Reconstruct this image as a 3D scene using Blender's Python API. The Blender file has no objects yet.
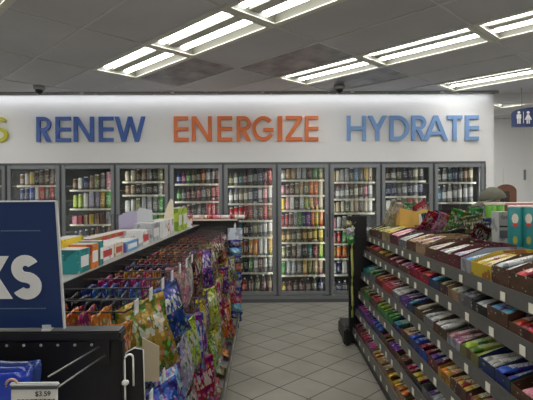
import bpy, bmesh, math, random
from mathutils import Matrix, Vector
random.seed(7)
C = bpy.context.scene.collection
PI = math.pi
F = 462.0
CX, HY = 262.0, 198.0      # where straight-ahead meets the horizon, for reading the photo
CAMH = 1.525

# ------------------------------------------------------------------ materials
def nt(name):
    m = bpy.data.materials.new(name); m.use_nodes = True
    n = m.node_tree; return m, n, n.nodes['Principled BSDF']
def mat(name, col, rough=.5, metal=0, spec=.5, emit=0, bump=0, bscale=60, var=0, vscale=4):
    m, n, b = nt(name)
    b.inputs['Base Color'].default_value = (*col, 1)
    b.inputs['Roughness'].default_value = rough
    b.inputs['Metallic'].default_value = metal
    b.inputs['Specular IOR Level'].default_value = spec
    if emit:
        b.inputs['Emission Color'].default_value = (*col, 1)
        b.inputs['Emission Strength'].default_value = emit
    if var or bump:
        tc = n.nodes.new('ShaderNodeTexCoord')
        nz = n.nodes.new('ShaderNodeTexNoise'); nz.inputs['Scale'].default_value = vscale
        nz.inputs['Detail'].default_value = 5
        n.links.new(tc.outputs['Object'], nz.inputs['Vector'])
        if var:
            mx = n.nodes.new('ShaderNodeMix'); mx.data_type = 'RGBA'
            mx.inputs[6].default_value = (*[c*(1-var) for c in col], 1)
            mx.inputs[7].default_value = (*[min(1, c*(1+var)) for c in col], 1)
            n.links.new(nz.outputs['Fac'], mx.inputs[0]); n.links.new(mx.outputs[2], b.inputs['Base Color'])
        if bump:
            n2 = n.nodes.new('ShaderNodeTexNoise'); n2.inputs['Scale'].default_value = bscale
            n.links.new(tc.outputs['Object'], n2.inputs['Vector'])
            bp = n.nodes.new('ShaderNodeBump'); bp.inputs['Strength'].default_value = bump
            bp.inputs['Distance'].default_value = .005
            n.links.new(n2.outputs['Fac'], bp.inputs['Height']); n.links.new(bp.outputs[0], b.inputs['Normal'])
    return m

def mathn(n, op, a, b=None, c=None):
    x = n.nodes.new('ShaderNodeMath'); x.operation = op
    for i, v in enumerate((a, b, c)):
        if v is None: continue
        if isinstance(v, (int, float)): x.inputs[i].default_value = v
        else: n.links.new(v, x.inputs[i])
    return x.outputs[0]
def mixc(n, f, a, b):
    x = n.nodes.new('ShaderNodeMix'); x.data_type = 'RGBA'
    for i, v in ((0, f), (6, a), (7, b)):
        if isinstance(v, tuple): x.inputs[i].default_value = (*v, 1)
        elif isinstance(v, (int, float)): x.inputs[i].default_value = v
        else: n.links.new(v, x.inputs[i])
    return x.outputs[2]
def ramp(n, fac, stops, interp='CONSTANT'):
    r = n.nodes.new('ShaderNodeValToRGB'); r.color_ramp.interpolation = interp
    e = r.color_ramp.elements
    while len(e) > 1: e.remove(e[-1])
    e[0].position = stops[0][0]; e[0].color = (*stops[0][1], 1)
    for p, c in stops[1:]:
        k = e.new(p); k.color = (*c, 1)
    n.links.new(fac, r.inputs[0]); return r.outputs[0]

def printed(name, kind, rough=.35, metal=0):
    """wrapper print: the object's own colour, a pale lettering band and coloured artwork"""
    m, n, b = nt(name)
    oi = n.nodes.new('ShaderNodeObjectInfo'); tc = n.nodes.new('ShaderNodeTexCoord')
    col = oi.outputs['Color']; rnd = oi.outputs['Random']
    sx = n.nodes.new('ShaderNodeSeparateXYZ'); n.links.new(tc.outputs['Generated'], sx.inputs[0])
    X, Y, Z = sx.outputs
    off = mathn(n, 'MULTIPLY', rnd, 37.0)
    cb = n.nodes.new('ShaderNodeCombineXYZ')
    n.links.new(X, cb.inputs[0]); n.links.new(mathn(n, 'ADD', off, Z if kind in ('bag', 'label') else Y), cb.inputs[1]); n.links.new(off, cb.inputs[2])
    def tex(scale, sxyz):
        mp = n.nodes.new('ShaderNodeMapping'); mp.inputs['Scale'].default_value = sxyz
        n.links.new(cb.outputs[0], mp.inputs[0])
        t = n.nodes.new('ShaderNodeTexNoise'); t.inputs['Scale'].default_value = scale; t.inputs['Detail'].default_value = 1.5
        n.links.new(mp.outputs[0], t.inputs['Vector']); return t
    hs = n.nodes.new('ShaderNodeHueSaturation'); n.links.new(col, hs.inputs['Color'])
    n.links.new(mathn(n, 'ADD', .5, mathn(n, 'MULTIPLY', mathn(n, 'SUBTRACT', rnd, .5), .35)), hs.inputs['Hue'])
    hs.inputs['Value'].default_value = .45
    if kind == 'bag':
        art = tex(7, (1, 1, 1)); art.inputs['Detail'].default_value = 4; c = mixc(n, mathn(n, 'GREATER_THAN', art.outputs['Fac'], .53), col, hs.outputs[0])
        vr = n.nodes.new('ShaderNodeTexVoronoi'); vr.inputs['Scale'].default_value = 11
        n.links.new(cb.outputs[0], vr.inputs['Vector'])
        inl = mathn(n, 'MULTIPLY', mathn(n, 'LESS_THAN', vr.outputs['Distance'], .42), mathn(n, 'LESS_THAN', Z, .86))
        c = mixc(n, mathn(n, 'MULTIPLY', inl, .30), c, vr.outputs['Color'])
        lt = tex(9, (1.6, .8, 1))
        band = mathn(n, 'MULTIPLY', mathn(n, 'GREATER_THAN', Z, .52), mathn(n, 'LESS_THAN', Z, .76))
        mid = mathn(n, 'LESS_THAN', mathn(n, 'ABSOLUTE', mathn(n, 'SUBTRACT', X, .5)), .36)
        f = mathn(n, 'MULTIPLY', mathn(n, 'MULTIPLY', band, mid), mathn(n, 'GREATER_THAN', lt.outputs['Fac'], .5))
        c = mixc(n, mathn(n, 'MULTIPLY', f, .65), c, (.5, .5, .43))
    elif kind == 'label':
        lt = tex(7, (1.5, 3, 1))
        band = mathn(n, 'MULTIPLY', mathn(n, 'GREATER_THAN', Z, .2), mathn(n, 'LESS_THAN', Z, .62))
        f = mathn(n, 'MULTIPLY', band, mathn(n, 'GREATER_THAN', lt.outputs['Fac'], .52))
        c = mixc(n, mathn(n, 'MULTIPLY', f, .55), col, (.75, .73, .65))
        c = mixc(n, mathn(n, 'LESS_THAN', Z, .12), c, hs.outputs[0])
    elif kind == 'bar':
        lt = tex(6, (3, 5, 1))
        band = mathn(n, 'LESS_THAN', mathn(n, 'ABSOLUTE', mathn(n, 'SUBTRACT', Y, .5)), .28)
        band = mathn(n, 'MULTIPLY', band, mathn(n, 'LESS_THAN', mathn(n, 'ABSOLUTE', mathn(n, 'SUBTRACT', X, .5)), .36))
        f = mathn(n, 'MULTIPLY', band, mathn(n, 'GREATER_THAN', lt.outputs['Fac'], .5))
        c = mixc(n, mathn(n, 'GREATER_THAN', tex(2.2, (1, 1.6, 1)).outputs['Fac'], .54), col, hs.outputs[0])
        c = mixc(n, f, c, (.82, .8, .72))
    else:  # carton
        n.links.new(tc.outputs['Object'], sx.inputs[0])
        ob = n.nodes.new('ShaderNodeVectorMath'); ob.operation = 'SCALE'; ob.inputs['Scale'].default_value = 5; n.links.new(tc.outputs['Object'], ob.inputs[0])
        ad = n.nodes.new('ShaderNodeVectorMath'); ad.operation = 'ADD'; n.links.new(ob.outputs[0], ad.inputs[0]); n.links.new(off, ad.inputs[1]); cb = ad
        lt = tex(3, (1, 1, 1))
        c = mixc(n, mathn(n, 'MULTIPLY', mathn(n, 'GREATER_THAN', lt.outputs['Fac'], .55), .8), col, hs.outputs[0])
        l2 = tex(8, (1, 1, 1.5))
        c = mixc(n, mathn(n, 'GREATER_THAN', l2.outputs['Fac'], .69), c, (.42, .40, .33))
    n.links.new(c, b.inputs['Base Color'])
    b.inputs['Roughness'].default_value = rough; b.inputs['Metallic'].default_value = metal
    if kind in ('bag', 'bar'):
        nb = n.nodes.new('ShaderNodeTexNoise'); nb.inputs['Scale'].default_value = 28 if kind == 'bag' else 60; nb.inputs['Detail'].default_value = 2
        n.links.new(tc.outputs['Object'], nb.inputs['Vector'])
        bp = n.nodes.new('ShaderNodeBump'); bp.inputs['Strength'].default_value = .8; bp.inputs['Distance'].default_value = .008 if kind == 'bag' else .003
        n.links.new(nb.outputs['Fac'], bp.inputs['Height']); n.links.new(bp.outputs[0], b.inputs['Normal'])
    return m

def objcol(name, rough=.4, k=1.0):
    m, n, b = nt(name)
    oi = n.nodes.new('ShaderNodeObjectInfo')
    hs = n.nodes.new('ShaderNodeHueSaturation'); hs.inputs['Value'].default_value = k
    n.links.new(oi.outputs['Color'], hs.inputs['Color']); n.links.new(hs.outputs[0], b.inputs['Base Color'])
    b.inputs['Roughness'].default_value = rough; return m

M = dict(
    wall=mat('wall_paint', (.80, .80, .79), .7, bump=.1, bscale=150),
    wall2=mat('wall_grey_paint', (.80, .81, .80), .7, bump=.1, bscale=150),
    fixture=mat('fixture_enamel', (.70, .70, .60), .4),
    tube=mat('lamp_strip', (1.0, .985, .955), .5, emit=21),
    led=mat('cooler_led', (1.0, .98, .90), .5, emit=30),
    trimw=mat('trim_white', (.6, .6, .58), .4),
    grid=mat('grid_bar', (.66, .66, .66), .5),
    darkgap=mat('dark_gap', (.03, .03, .035), .6),
    alu=mat('brushed_aluminium', (.25, .265, .275), .42, .6, var=.08, vscale=20),
    aludark=mat('dark_aluminium', (.12, .125, .14), .45, .5),
    liner=mat('cooler_liner', (.05, .055, .06), .6),
    rail=mat('cream_price_rail', (.60, .58, .48), .5),
    greyrail=mat('grey_ticket_rail', (.115, .115, .108), .35, .3, var=.15, vscale=30),
    shelf=mat('grey_shelf_steel', (.42, .41, .39), .4, .3),
    lip=mat('grey_shelf_enamel', (.27, .265, .25), .45, .1),
    black=mat('black_steel', (.006, .006, .007), .45, bump=.1),
    blackp=mat('black_plastic', (.010, .010, .011), .35),
    chrome=mat('wire_zinc', (.5, .5, .48), .3, .9),
    darkwire=mat('dark_wire', (.05, .05, .05), .4, .6),
    tagpaper=mat('tag_paper', (.72, .70, .58), .6),
    greytag=mat('grey_tag', (.55, .56, .56), .4),
    white=mat('white_print', (.78, .78, .76), .5),
    offwhite=mat('white_card', (.66, .64, .6), .6),
    navy=mat('navy_print', (.012, .035, .125), .35, var=.1),
    signnavy=mat('sign_navy', (.015, .03, .12), .4),
    paleink=mat('pale_ink', (.16, .24, .33), .5),
    blueletter=mat('blue_letter', (.05, .125, .42), .4),
    orangeletter=mat('orange_letter', (.72, .17, .035), .4),
    skyletter=mat('light_blue_letter', (.20, .36, .66), .4),
    yellowletter=mat('yellow_letter', (.52, .50, .03), .4),
    dome=mat('smoked_dome', (.01, .01, .012), .08),
    camgrey=mat('camera_housing', (.35, .35, .35), .5),
    card=mat('beige_card', (.45, .38, .26), .7),
    cartony=mat('yellow_cardboard', (.62, .37, .08), .65, var=.1),
    brown=mat('brown_wood', (.15, .06, .035), .5, var=.2, vscale=6),
    lime=mat('lime_strip', (.42, .45, .12), .5),
    tan=mat('tan_plastic', (.5, .30, .16), .4),
    tie=mat('zip_tie', (.72, .73, .68), .4),
    capm=mat('cap_cloth', (.115, .115, .085), .85, bump=.4, bscale=400, var=.15, vscale=9),
    skin=mat('skin', (.45, .27, .19), .55), shirt=mat('shirt_cloth', (.06, .07, .10), .8),
    trouser=mat('trouser_cloth', (.08, .08, .09), .85), hair=mat('hair', (.03, .02, .015), .7),
    eye=mat('eye', (.05, .04, .03), .2),
    printblack=mat('black_ink', (.02, .02, .02), .6),
    tealprint=mat('teal_print', (.02, .22, .22), .35, var=.15, vscale=12),
    redprint=mat('red_print', (.5, .05, .05), .4),
    creamprint=mat('cream_print', (.7, .62, .5), .45),
    pan=mat('lamp_pan', (.11, .11, .085), .5), spine=mat('lamp_spine', (.40, .40, .34), .5), trimgrey=mat('trim_grey', (.32, .32, .31), .5), lidcard=mat('lid_card', (.40, .38, .36), .6, var=.3, vscale=25), pouch=objcol('pouch_foil', .18), clear=None,
    bag=printed('bag_print', 'bag', .22, .35), label=printed('label_print', 'label', .35),
    bar=printed('bar_print', 'bar', .3), carton=printed('carton_print', 'carton', .5),
    body=objcol('drink_body', .15, .35), plain=objcol('plain_colour', .4),
)
def darktile():
    m, n, b = nt('dark_panel')
    tc = n.nodes.new('ShaderNodeTexCoord'); nz = n.nodes.new('ShaderNodeTexNoise'); nz.inputs['Scale'].default_value = 3.5
    n.links.new(tc.outputs['Object'], nz.inputs['Vector'])
    c = ramp(n, nz.outputs['Fac'], [(.35, (.16, .16, .17)), (.65, (.36, .36, .375))], 'LINEAR')
    n.links.new(c, b.inputs['Base Color']); b.inputs['Roughness'].default_value = .35; return m
M['darktile'] = darktile()
def ceiltile():
    m, n, b = nt('ceiling_tile')
    tc = n.nodes.new('ShaderNodeTexCoord')
    nz = n.nodes.new('ShaderNodeTexNoise'); nz.inputs['Scale'].default_value = .9; nz.inputs['Detail'].default_value = 4
    n.links.new(tc.outputs['Object'], nz.inputs['Vector'])
    c = ramp(n, nz.outputs['Fac'], [(.3, (.52, .52, .54)), (.7, (.62, .62, .64))], 'LINEAR')
    n.links.new(c, b.inputs['Base Color']); b.inputs['Roughness'].default_value = .75
    n2 = n.nodes.new('ShaderNodeTexNoise'); n2.inputs['Scale'].default_value = 120
    n.links.new(tc.outputs['Object'], n2.inputs['Vector'])
    bp = n.nodes.new('ShaderNodeBump'); bp.inputs['Strength'].default_value = .15; bp.inputs['Distance'].default_value = .004
    n.links.new(n2.outputs['Fac'], bp.inputs['Height']); n.links.new(bp.outputs[0], b.inputs['Normal']); return m
M['ceil'] = ceiltile()
def floortile():
    m, n, b = nt('floor_tile')
    tc = n.nodes.new('ShaderNodeTexCoord'); mp = n.nodes.new('ShaderNodeMapping')
    mp.inputs['Rotation'].default_value = (0, 0, math.radians(45)); n.links.new(tc.outputs['Object'], mp.inputs[0])
    sx = n.nodes.new('ShaderNodeSeparateXYZ'); n.links.new(mp.outputs[0], sx.inputs[0])
    T = .305
    def ed(o, sh):
        f = mathn(n, 'FRACT', mathn(n, 'ADD', mathn(n, 'DIVIDE', o, T), sh))
        return mathn(n, 'MINIMUM', f, mathn(n, 'SUBTRACT', 1, f))
    e = mathn(n, 'MINIMUM', ed(sx.outputs[0], .3), ed(sx.outputs[1], .1))
    g = mathn(n, 'LESS_THAN', e, .016)
    nz = n.nodes.new('ShaderNodeTexNoise'); nz.inputs['Scale'].default_value = 2.2; nz.inputs['Detail'].default_value = 6
    n.links.new(tc.outputs['Object'], nz.inputs['Vector'])
    c = ramp(n, nz.outputs['Fac'], [(.3, (.235, .225, .19)), (.7, (.32, .305, .26))], 'LINEAR')
    c = mixc(n, g, c, (.085, .075, .06))
    n.links.new(c, b.inputs['Base Color'])
    n.links.new(mathn(n, 'ADD', .38, mathn(n, 'MULTIPLY', g, .4)), b.inputs['Roughness'])
    bp = n.nodes.new('ShaderNodeBump'); bp.inputs['Strength'].default_value = .3; bp.inputs['Distance'].default_value = .002
    n.links.new(mathn(n, 'SUBTRACT', 1, g), bp.inputs['Height']); n.links.new(bp.outputs[0], b.inputs['Normal'])
    return m
M['floor'] = floortile()
def glass():
    m = bpy.data.materials.new('door_glass'); m.use_nodes = True; n = m.node_tree; n.nodes.clear()
    o = n.nodes.new('ShaderNodeOutputMaterial'); t = n.nodes.new('ShaderNodeBsdfTransparent'); t.inputs[0].default_value = (.88, .9, .9, 1)
    g = n.nodes.new('ShaderNodeBsdfGlossy'); g.inputs['Roughness'].default_value = .04
    f = n.nodes.new('ShaderNodeFresnel'); f.inputs[0].default_value = 1.5
    x = n.nodes.new('ShaderNodeMixShader'); n.links.new(mathn(n, 'MULTIPLY', f.outputs[0], 1.6), x.inputs[0])
    n.links.new(t.outputs[0], x.inputs[1]); n.links.new(g.outputs[0], x.inputs[2]); n.links.new(x.outputs[0], o.inputs[0]); return m
M['glass'] = glass()

# ------------------------------------------------------------------ mesh builder
class MB:
    def __init__(s): s.v = []; s.f = []; s.mi = []; s.sm = []; s.mats = []
    def _m(s, m):
        if m not in s.mats: s.mats.append(m)
        return s.mats.index(m)
    def add(s, vs, fs, m, T=None, smooth=False):
        o = len(s.v); k = s._m(m)
        for p in vs:
            p = Vector(p)
            if T is not None: p = T @ p
            s.v.append(tuple(p))
        for f in fs: s.f.append([i+o for i in f]); s.mi.append(k); s.sm.append(smooth)
    def box(s, x0, x1, y0, y1, z0, z1, m, T=None):
        vs = [(x, y, z) for x in (x0, x1) for y in (y0, y1) for z in (z0, z1)]
        s.add(vs, [(0,1,3,2),(4,6,7,5),(0,4,5,1),(2,3,7,6),(0,2,6,4),(1,5,7,3)], m, T)
    def bbox(s, x0, x1, y0, y1, z0, z1, m, b=.004, T=None):
        """bevelled box"""
        b = min(b, (x1-x0)/2.1, (y1-y0)/2.1, (z1-z0)/2.1)
        bm = bmesh.new(); bmesh.ops.create_cube(bm, size=1)
        for v in bm.verts: v.co = Vector(((x0+x1)/2+v.co.x*(x1-x0), (y0+y1)/2+v.co.y*(y1-y0), (z0+z1)/2+v.co.z*(z1-z0)))
        bmesh.ops.bevel(bm, geom=bm.edges[:], offset=b, segments=2, affect='EDGES')
        s.frombm(bm, m, T)
    def frombm(s, bm, m, T=None, smooth=False):
        bm.verts.index_update()
        s.add([v.co.copy() for v in bm.verts], [[v.index for v in f.verts] for f in bm.faces], m, T, smooth); bm.free()
    def tube(s, pts, r, m, n=8, T=None):
        pts = [Vector(p) for p in pts]; vs = []; fs = []
        up = Vector((0, 0, 1))
        for i, p in enumerate(pts):
            d = (pts[min(i+1, len(pts)-1)]-pts[max(i-1, 0)]).normalized()
            a = d.cross(up)
            if a.length < .05: a = d.cross(Vector((1, 0, 0)))
            a.normalize(); b = d.cross(a)
            rr = r[i] if isinstance(r, (list, tuple)) else r
            for k in range(n): vs.append(p+rr*(math.cos(2*PI*k/n)*a+math.sin(2*PI*k/n)*b))
        for i in range(len(pts)-1):
            for k in range(n): fs.append((i*n+k, i*n+(k+1) % n, (i+1)*n+(k+1) % n, (i+1)*n+k))
        fs.append(tuple(range(n))[::-1]); fs.append(tuple((len(pts)-1)*n+k for k in range(n)))
        s.add(vs, fs, m, T, True)
    def lathe(s, prof, m, n=16, T=None, cap=True, smooth=True):
        vs = []; fs = []
        for r, z in prof:
            for k in range(n): vs.append((r*math.cos(2*PI*k/n), r*math.sin(2*PI*k/n), z))
        for i in range(len(prof)-1):
            for k in range(n): fs.append((i*n+k, i*n+(k+1) % n, (i+1)*n+(k+1) % n, (i+1)*n+k))
        if cap: fs.append(tuple(range(n))[::-1]); fs.append(tuple((len(prof)-1)*n+k for k in range(n)))
        s.add(vs, fs, m, T, smooth)
    def prism(s, poly, y0, y1, m, T=None):
        """polygon in x,z extruded along y"""
        n = len(poly); vs = [(x, y0, z) for x, z in poly]+[(x, y1, z) for x, z in poly]
        fs = [tuple(range(n)), tuple(range(2*n-1, n-1, -1))]+[(i, i+n, (i+1) % n+n, (i+1) % n) for i in range(n)]
        s.add(vs, fs, m, T)
    def mesh(s, name):
        me = bpy.data.meshes.new(name); me.from_pydata(s.v, [], s.f)
        for m in s.mats: me.materials.append(m)
        me.polygons.foreach_set('material_index', s.mi); me.polygons.foreach_set('use_smooth', s.sm)
        bm = bmesh.new(); bm.from_mesh(me); bmesh.ops.recalc_face_normals(bm, faces=bm.faces[:]); bm.to_mesh(me); bm.free()
        me.update(); return me
    def build(s, name, parent=None, loc=None, mat4=None):
        return obj(name, s.mesh(name), parent, loc, mat4)
def obj(name, me, parent=None, loc=None, mat4=None):
    o = bpy.data.objects.new(name, me); C.objects.link(o)
    if parent is not None: o.parent = parent
    if mat4 is not None: o.matrix_local = mat4
    elif loc is not None: o.location = loc
    return o
def tag(o, label, cat, group=None):
    o['label'] = label; o['category'] = cat
    if group: o['group'] = group
    return o
def struct(o): o['kind'] = 'structure'; return o
def thing(name, label, cat, loc=(0, 0, 0), rz=0, group=None):
    o = bpy.data.objects.new(name, None); C.objects.link(o); o.location = loc; o.rotation_euler = (0, 0, rz)
    o.empty_display_size = .05
    return tag(o, label, cat, group)
def part(mb, name, parent, loc=None, mat4=None, label=None):
    o = mb.build(name, parent, loc, mat4)
    if label: o['label'] = label
    return o
ORD = ['', 'first', 'second', 'third', 'fourth', 'fifth', 'sixth', 'seventh', 'eighth', 'ninth', 'tenth', 'eleventh', 'twelfth', 'thirteenth',
       'fourteenth', 'fifteenth', 'sixteenth', 'seventeenth', 'eighteenth', 'nineteenth', 'twentieth', 'twenty-first', 'twenty-second', 'twenty-third',
       'twenty-fourth', 'twenty-fifth']
COL = dict(red=(.5, .03, .03), crimson=(.36, .01, .04), maroon=(.14, .015, .03), orange=(.72, .2, .02), yellow=(.75, .55, .03), gold=(.55, .33, .04),
           lime=(.42, .55, .05), green=(.05, .28, .05), teal=(.02, .25, .26), sky=(.12, .35, .6), blue=(.025, .08, .42), navy=(.015, .03, .16),
           purple=(.13, .03, .27), magenta=(.45, .03, .22), pink=(.68, .26, .34), lilac=(.36, .33, .47), white=(.72, .72, .7), silver=(.45, .47, .5),
           grey=(.2, .2, .21), black=(.02, .02, .022), brown=(.13, .06, .03), tan=(.42, .27, .15), cream=(.65, .58, .42), olive=(.22, .22, .07))
ALIAS = dict(silver='silver grey', sky='light blue', navy='dark blue', lime='lime green', lilac='pale lilac', gold='golden yellow')
def cn(c): return ALIAS.get(c, c)
def jit(c, k=.18):
    r, g, b = COL[c]; j = 1+random.uniform(-k, k); return (r*j, g*j, b*j, 1)

def W(px, py, Y):
    """a point of the photo at distance Y in front of the camera"""
    return ((px-CX)/F*Y, Y, CAMH-(py-HY)/F*Y)

# ------------------------------------------------------------------ camera
cam = bpy.data.cameras.new('camera'); co = bpy.data.objects.new('camera', cam); C.objects.link(co)
cam.sensor_width = 36; cam.lens = F/533*36; cam.clip_start = .05
yaw = math.atan(4.5/F); pit = math.atan(2/F)
co.matrix_world = Matrix.Translation((0, 0, CAMH)) @ Matrix.Rotation(-yaw, 4, 'Z') @ Matrix.Rotation(PI/2-pit, 4, 'X') @ Matrix.Rotation(math.radians(-.3), 4, 'Z')
bpy.context.scene.camera = co

# ------------------------------------------------------------------ the room
H = 3.05; WY = 6.77
XL, XR, YB, YF = -5.6, 7.4, -3.2, 9.0
def sbox(name, *a, m='wall'):
    b = MB(); b.box(*a, M[m]); return struct(b.build(name))
sbox('floor', XL, XR, YB, YF, -.08, 0, m='floor')
sbox('ceiling', XL, XR, YB, YF, H+.09, H+.15, m='ceil') if False else None
sbox('wall_left', XL-.1, XL, YB, YF, 0, H+.15)
sbox('wall_right', XR, XR+.1, YB, YF, 0, H+.15)
sbox('wall_rear', XL, XR, YB-.1, YB, 0, H+.15)
sbox('wall_far', 3.42, XR, YF, YF+.1, 0, H+.15, m='wall2')
XW = 3.415; XCL = -3.72; XCR = 3.285; ZC = 2.035
b = MB(); b.box(XL, XW, WY, WY+.14, ZC, H+.15, M['wall']); b.box(XCR, XW, WY, WY+.14, 0, ZC, M['wall'])
b.box(XL, XCL-.8, WY, WY+.14, 0, ZC, M['wall']); b.box(XW-.14, XW, WY+.14, YF, 0, H+.15, M['wall'])
struct(b.build('wall_back'))

# ceiling: tiles laid at 45 degrees, rows of fixtures recessed into it
S2 = math.sqrt(2)
GA = math.radians(-1.2)
def UV(u, v):
    x, y = (u+v)/S2-1, (v-u)/S2-5.5
    return (1+x*math.cos(GA)-y*math.sin(GA), 5.5+x*math.sin(GA)+y*math.cos(GA))
V0, U0 = 3.0, -2.78
CT = Matrix.Rotation(math.radians(-45), 4, 'Z')   # local x = u, local y = v
fix = []
for r in range(-2, 4):
    ve = V0+1.83*r
    for k in range(-8, 6):
        u0 = U0+1.22*k
        cx, cy = UV(u0+.61, ve-.3)
        if not (XL+.75 < cx < XR-.75 and YB+.75 < cy < 6.3 if cx < 3.3 else YB+.75 < cy < 8.3 and cx < XR-.75): continue
        if r == 0 and k < -2: continue
        if r == 1 and k < -1: continue
        if r == 2 and k < 0: continue
        if r == 3 and k < -1: continue  # right-end lights of this row are out of view, added to brighten the corridor
        fix.append((u0, ve))
if not any(abs(u-U0+1.22) < .01 and v > 8 for u, v in fix): fix.append((U0-1.22, V0+1.83*3))
# openings are simply left between tiles: build every ceiling tile that is not a fixture
darks = [(U0-2.44, V0), (U0-1.22, V0+.61), (U0-1.22, V0+1.83)]
occupied = {(round((u-U0)/1.22), round((v-.61-V0)/.61)) for u, v in fix}
occupied |= {(round((u-U0)/1.22), round((v-V0)/.61)) for u, v in darks}
b = MB(); g = MB()
def clip(poly, xl, xr, yb, yf):
    def cut(P, f, t):
        out = []
        for i in range(len(P)):
            a, c = P[i], P[(i+1) % len(P)]; fa, fc = f(a), f(c)
            if fa >= 0: out.append(a)
            if (fa >= 0) != (fc >= 0):
                k = fa/(fa-fc); out.append((a[0]+k*(c[0]-a[0]), a[1]+k*(c[1]-a[1])))
        return out
    for f in (lambda p: p[0]-xl, lambda p: xr-p[0], lambda p: p[1]-yb, lambda p: yf-p[1]):
        poly = cut(poly, f, 0)
        if len(poly) < 3: return None
    return poly
def slab(mb, u0, u1, v0, v1, z0, z1, m):
    P = clip([UV(u0, v0), UV(u1, v0), UV(u1, v1), UV(u0, v1)], XL, XR, YB, YF)
    if not P: return
    n = len(P)
    mb.add([(x, y, z0) for x, y in P]+[(x, y, z1) for x, y in P],
           [tuple(range(n)), tuple(range(2*n-1, n-1, -1))]+[(i, (i+1) % n, (i+1) % n+n, i+n) for i in range(n)], m)
for i in range(-10, 12):
    for j in range(-16, 22):
        u0, v0 = U0+1.22*i, V0+.61*j
        if (i, j) in occupied: continue
        slab(b, u0, u0+1.22, v0, v0+.61, H, H+.03, M['ceil'])
b.box(XL, XR, YB, YF, H+.16, H+.2, M['ceil'])
struct(b.build('ceiling'))
for i in range(-10, 13): slab(g, U0+1.22*i-.008, U0+1.22*i+.008, -12, 14, H-.008, H+.002, M['grid'])
for j in range(-16, 23): slab(g, -12, 12, V0+.61*j-.008, V0+.61*j+.008, H-.008, H+.002, M['grid'])
struct(g.build('trim_1'))
# fixture: housing, lens frame, two lit strips
def fixture_meshes():
    h = MB(); L, Wd = 1.20, .59
    for x0, x1, y0, y1 in ((0, L, 0, .04), (0, L, Wd-.05, Wd), (0, .045, .04, Wd-.05), (L-.045, L, .04, Wd-.05)):
        h.box(x0, x1, y0, y1, -.012, -.004, M['fixture']); h.box(x0, x1, y0, y1, -.004, .11, M['pan'])
    h.box(0, L, 0, Wd, .10, .115, M['pan'])
    sp = MB(); sp.prism([(.045, .03), (L-.045, .03), (L-.045, .055), (.045, .055)], Wd/2-.055, Wd/2+.055, M['spine'])
    t = MB()
    for k in (0,):
        t.lathe([(.0, -.0), (.04, 0), (.04, L-.11), (0, L-.11)], M['tube'], 12, Matrix.Translation((.055, 0, .04)) @ Matrix.Rotation(PI/2, 4, 'Y') @ Matrix.Scale(.5, 4, (1, 0, 0)), cap=False)
    return h.mesh('housing'), sp.mesh('centre_spine'), t.mesh('lamp')
fh, fs_, ft = fixture_meshes()
fix.sort(key=lambda q: (q[1], q[0]))
rown = {0: 'front-left', 1: 'middle', 2: 'right-hand', 3: 'partly added far corridor', -1: 'overhead', -2: 'rearmost'}
cnt = {}
for u0, ve in fix:
    r = round((ve-V0)/1.83); cnt[r] = cnt.get(r, 0)+1
    x, y = UV(u0+.01, ve-.60)
    o = thing('ceiling_light', f'recessed two-strip fluorescent ceiling light, {ORD[cnt[r]]} from left in {rown[r]} diagonal row', 'ceiling light', (x, y, H), math.radians(-46.2), 'recessed ceiling lights')
    obj('housing', fh, o); obj('centre_spine', fs_, o)
    for yy in (.16, .42): obj('lamp_strip', ft, o, (0, yy, 0))
dn = ['left of the three, beside the front light row', 'largest, between the two light rows', 'right of the three, near the wall']
for (u0, v0), q in zip(darks, dn):
    b = MB(); b.bbox(.012, 1.208, .012, .598, 0, .02, M['darktile'])
    for k in range(1, 24): b.box(.012+k*.0498, .016+k*.0498, .02, .59, -.002, 0, M['darktile'])
    x, y = UV(u0, v0); o = b.build('ceiling_panel', None, (x, y, H)); o.rotation_euler = (0, 0, math.radians(-46.2))
    tag(o, 'dark mottled ceiling panel, '+q, 'ceiling panel', 'dark ceiling panels')
# crown strip along the back wall with small white pucks
b = MB(); b.box(XL, XW, WY-.02, WY, H-.02, H-.012, M['trimw']); b.box(XL, XW, WY-.03, WY, H-.012, H, M['darkgap'])
struct(b.build('trim_2'))
wl = mat('wash_led', (.93, .95, 1.0), .5, emit=28)
for k in range(7):
    px = 88+87.5*(k-2)
    X = (px-CX)/F*WY
    if X > XW: continue
    b = MB(); b.lathe([(.028, 0), (.032, .006), (.03, .014), (.015, .018)], M['trimw'], 16)
    o = thing('wall_puck', f'small white puck on the ceiling trim, {ORD[k+1]} from left along cooler wall', 'light', (X, WY-.185, H-.02), 0, 'pucks along the ceiling trim')
    part(b, 'housing', o); b = MB(); b.lathe([(.001, -.008), (.024, -.006), (.026, 0)], M['white'], 16); part(b, 'lens', o)
b = MB(); b.box(XL, XW, WY-.155, WY-.145, H-.030, H, M['trimgrey']); struct(b.build('trim_4'))
t = thing('wall_wash_light', 'thin white strip light washing the top of the cooler wall', 'light', (0, WY-.10, H-.012))
b = MB(); b.box(-4.9, 3.35, -.012, .012, -.002, .012, M['trimw']); part(b, 'housing', t)
b = MB(); b.box(-4.88, 3.33, -.008, .008, -.006, -.002, wl); part(b, 'diffuser', t)

sbox('trim_5', XW, XR, WY+.05, WY+.17, 2.915, H)
# dome cameras
for px, nm in ((41, 'left dome camera on ceiling above RENEW'), (340, 'right dome camera on ceiling between ENERGIZE and HYDRATE')):
    x, y, z = W(px, 92, 6.25)
    o = thing('dome_camera', 'small black '+nm, 'security camera', (x, 6.25, H-.008), 0, 'ceiling dome cameras')
    b = MB(); b.lathe([(.001, 0), (.07, 0), (.072, -.03), (.066, -.05), (.001, -.05)], M['camgrey'], 24, cap=False); part(b, 'mount', o)
    b = MB(); b.lathe([(.052*math.cos(a), -.05-.055*math.sin(a)) for a in [i*PI/2/8 for i in range(9)]], M['dome'], 24, cap=False); part(b, 'dome', o)

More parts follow.
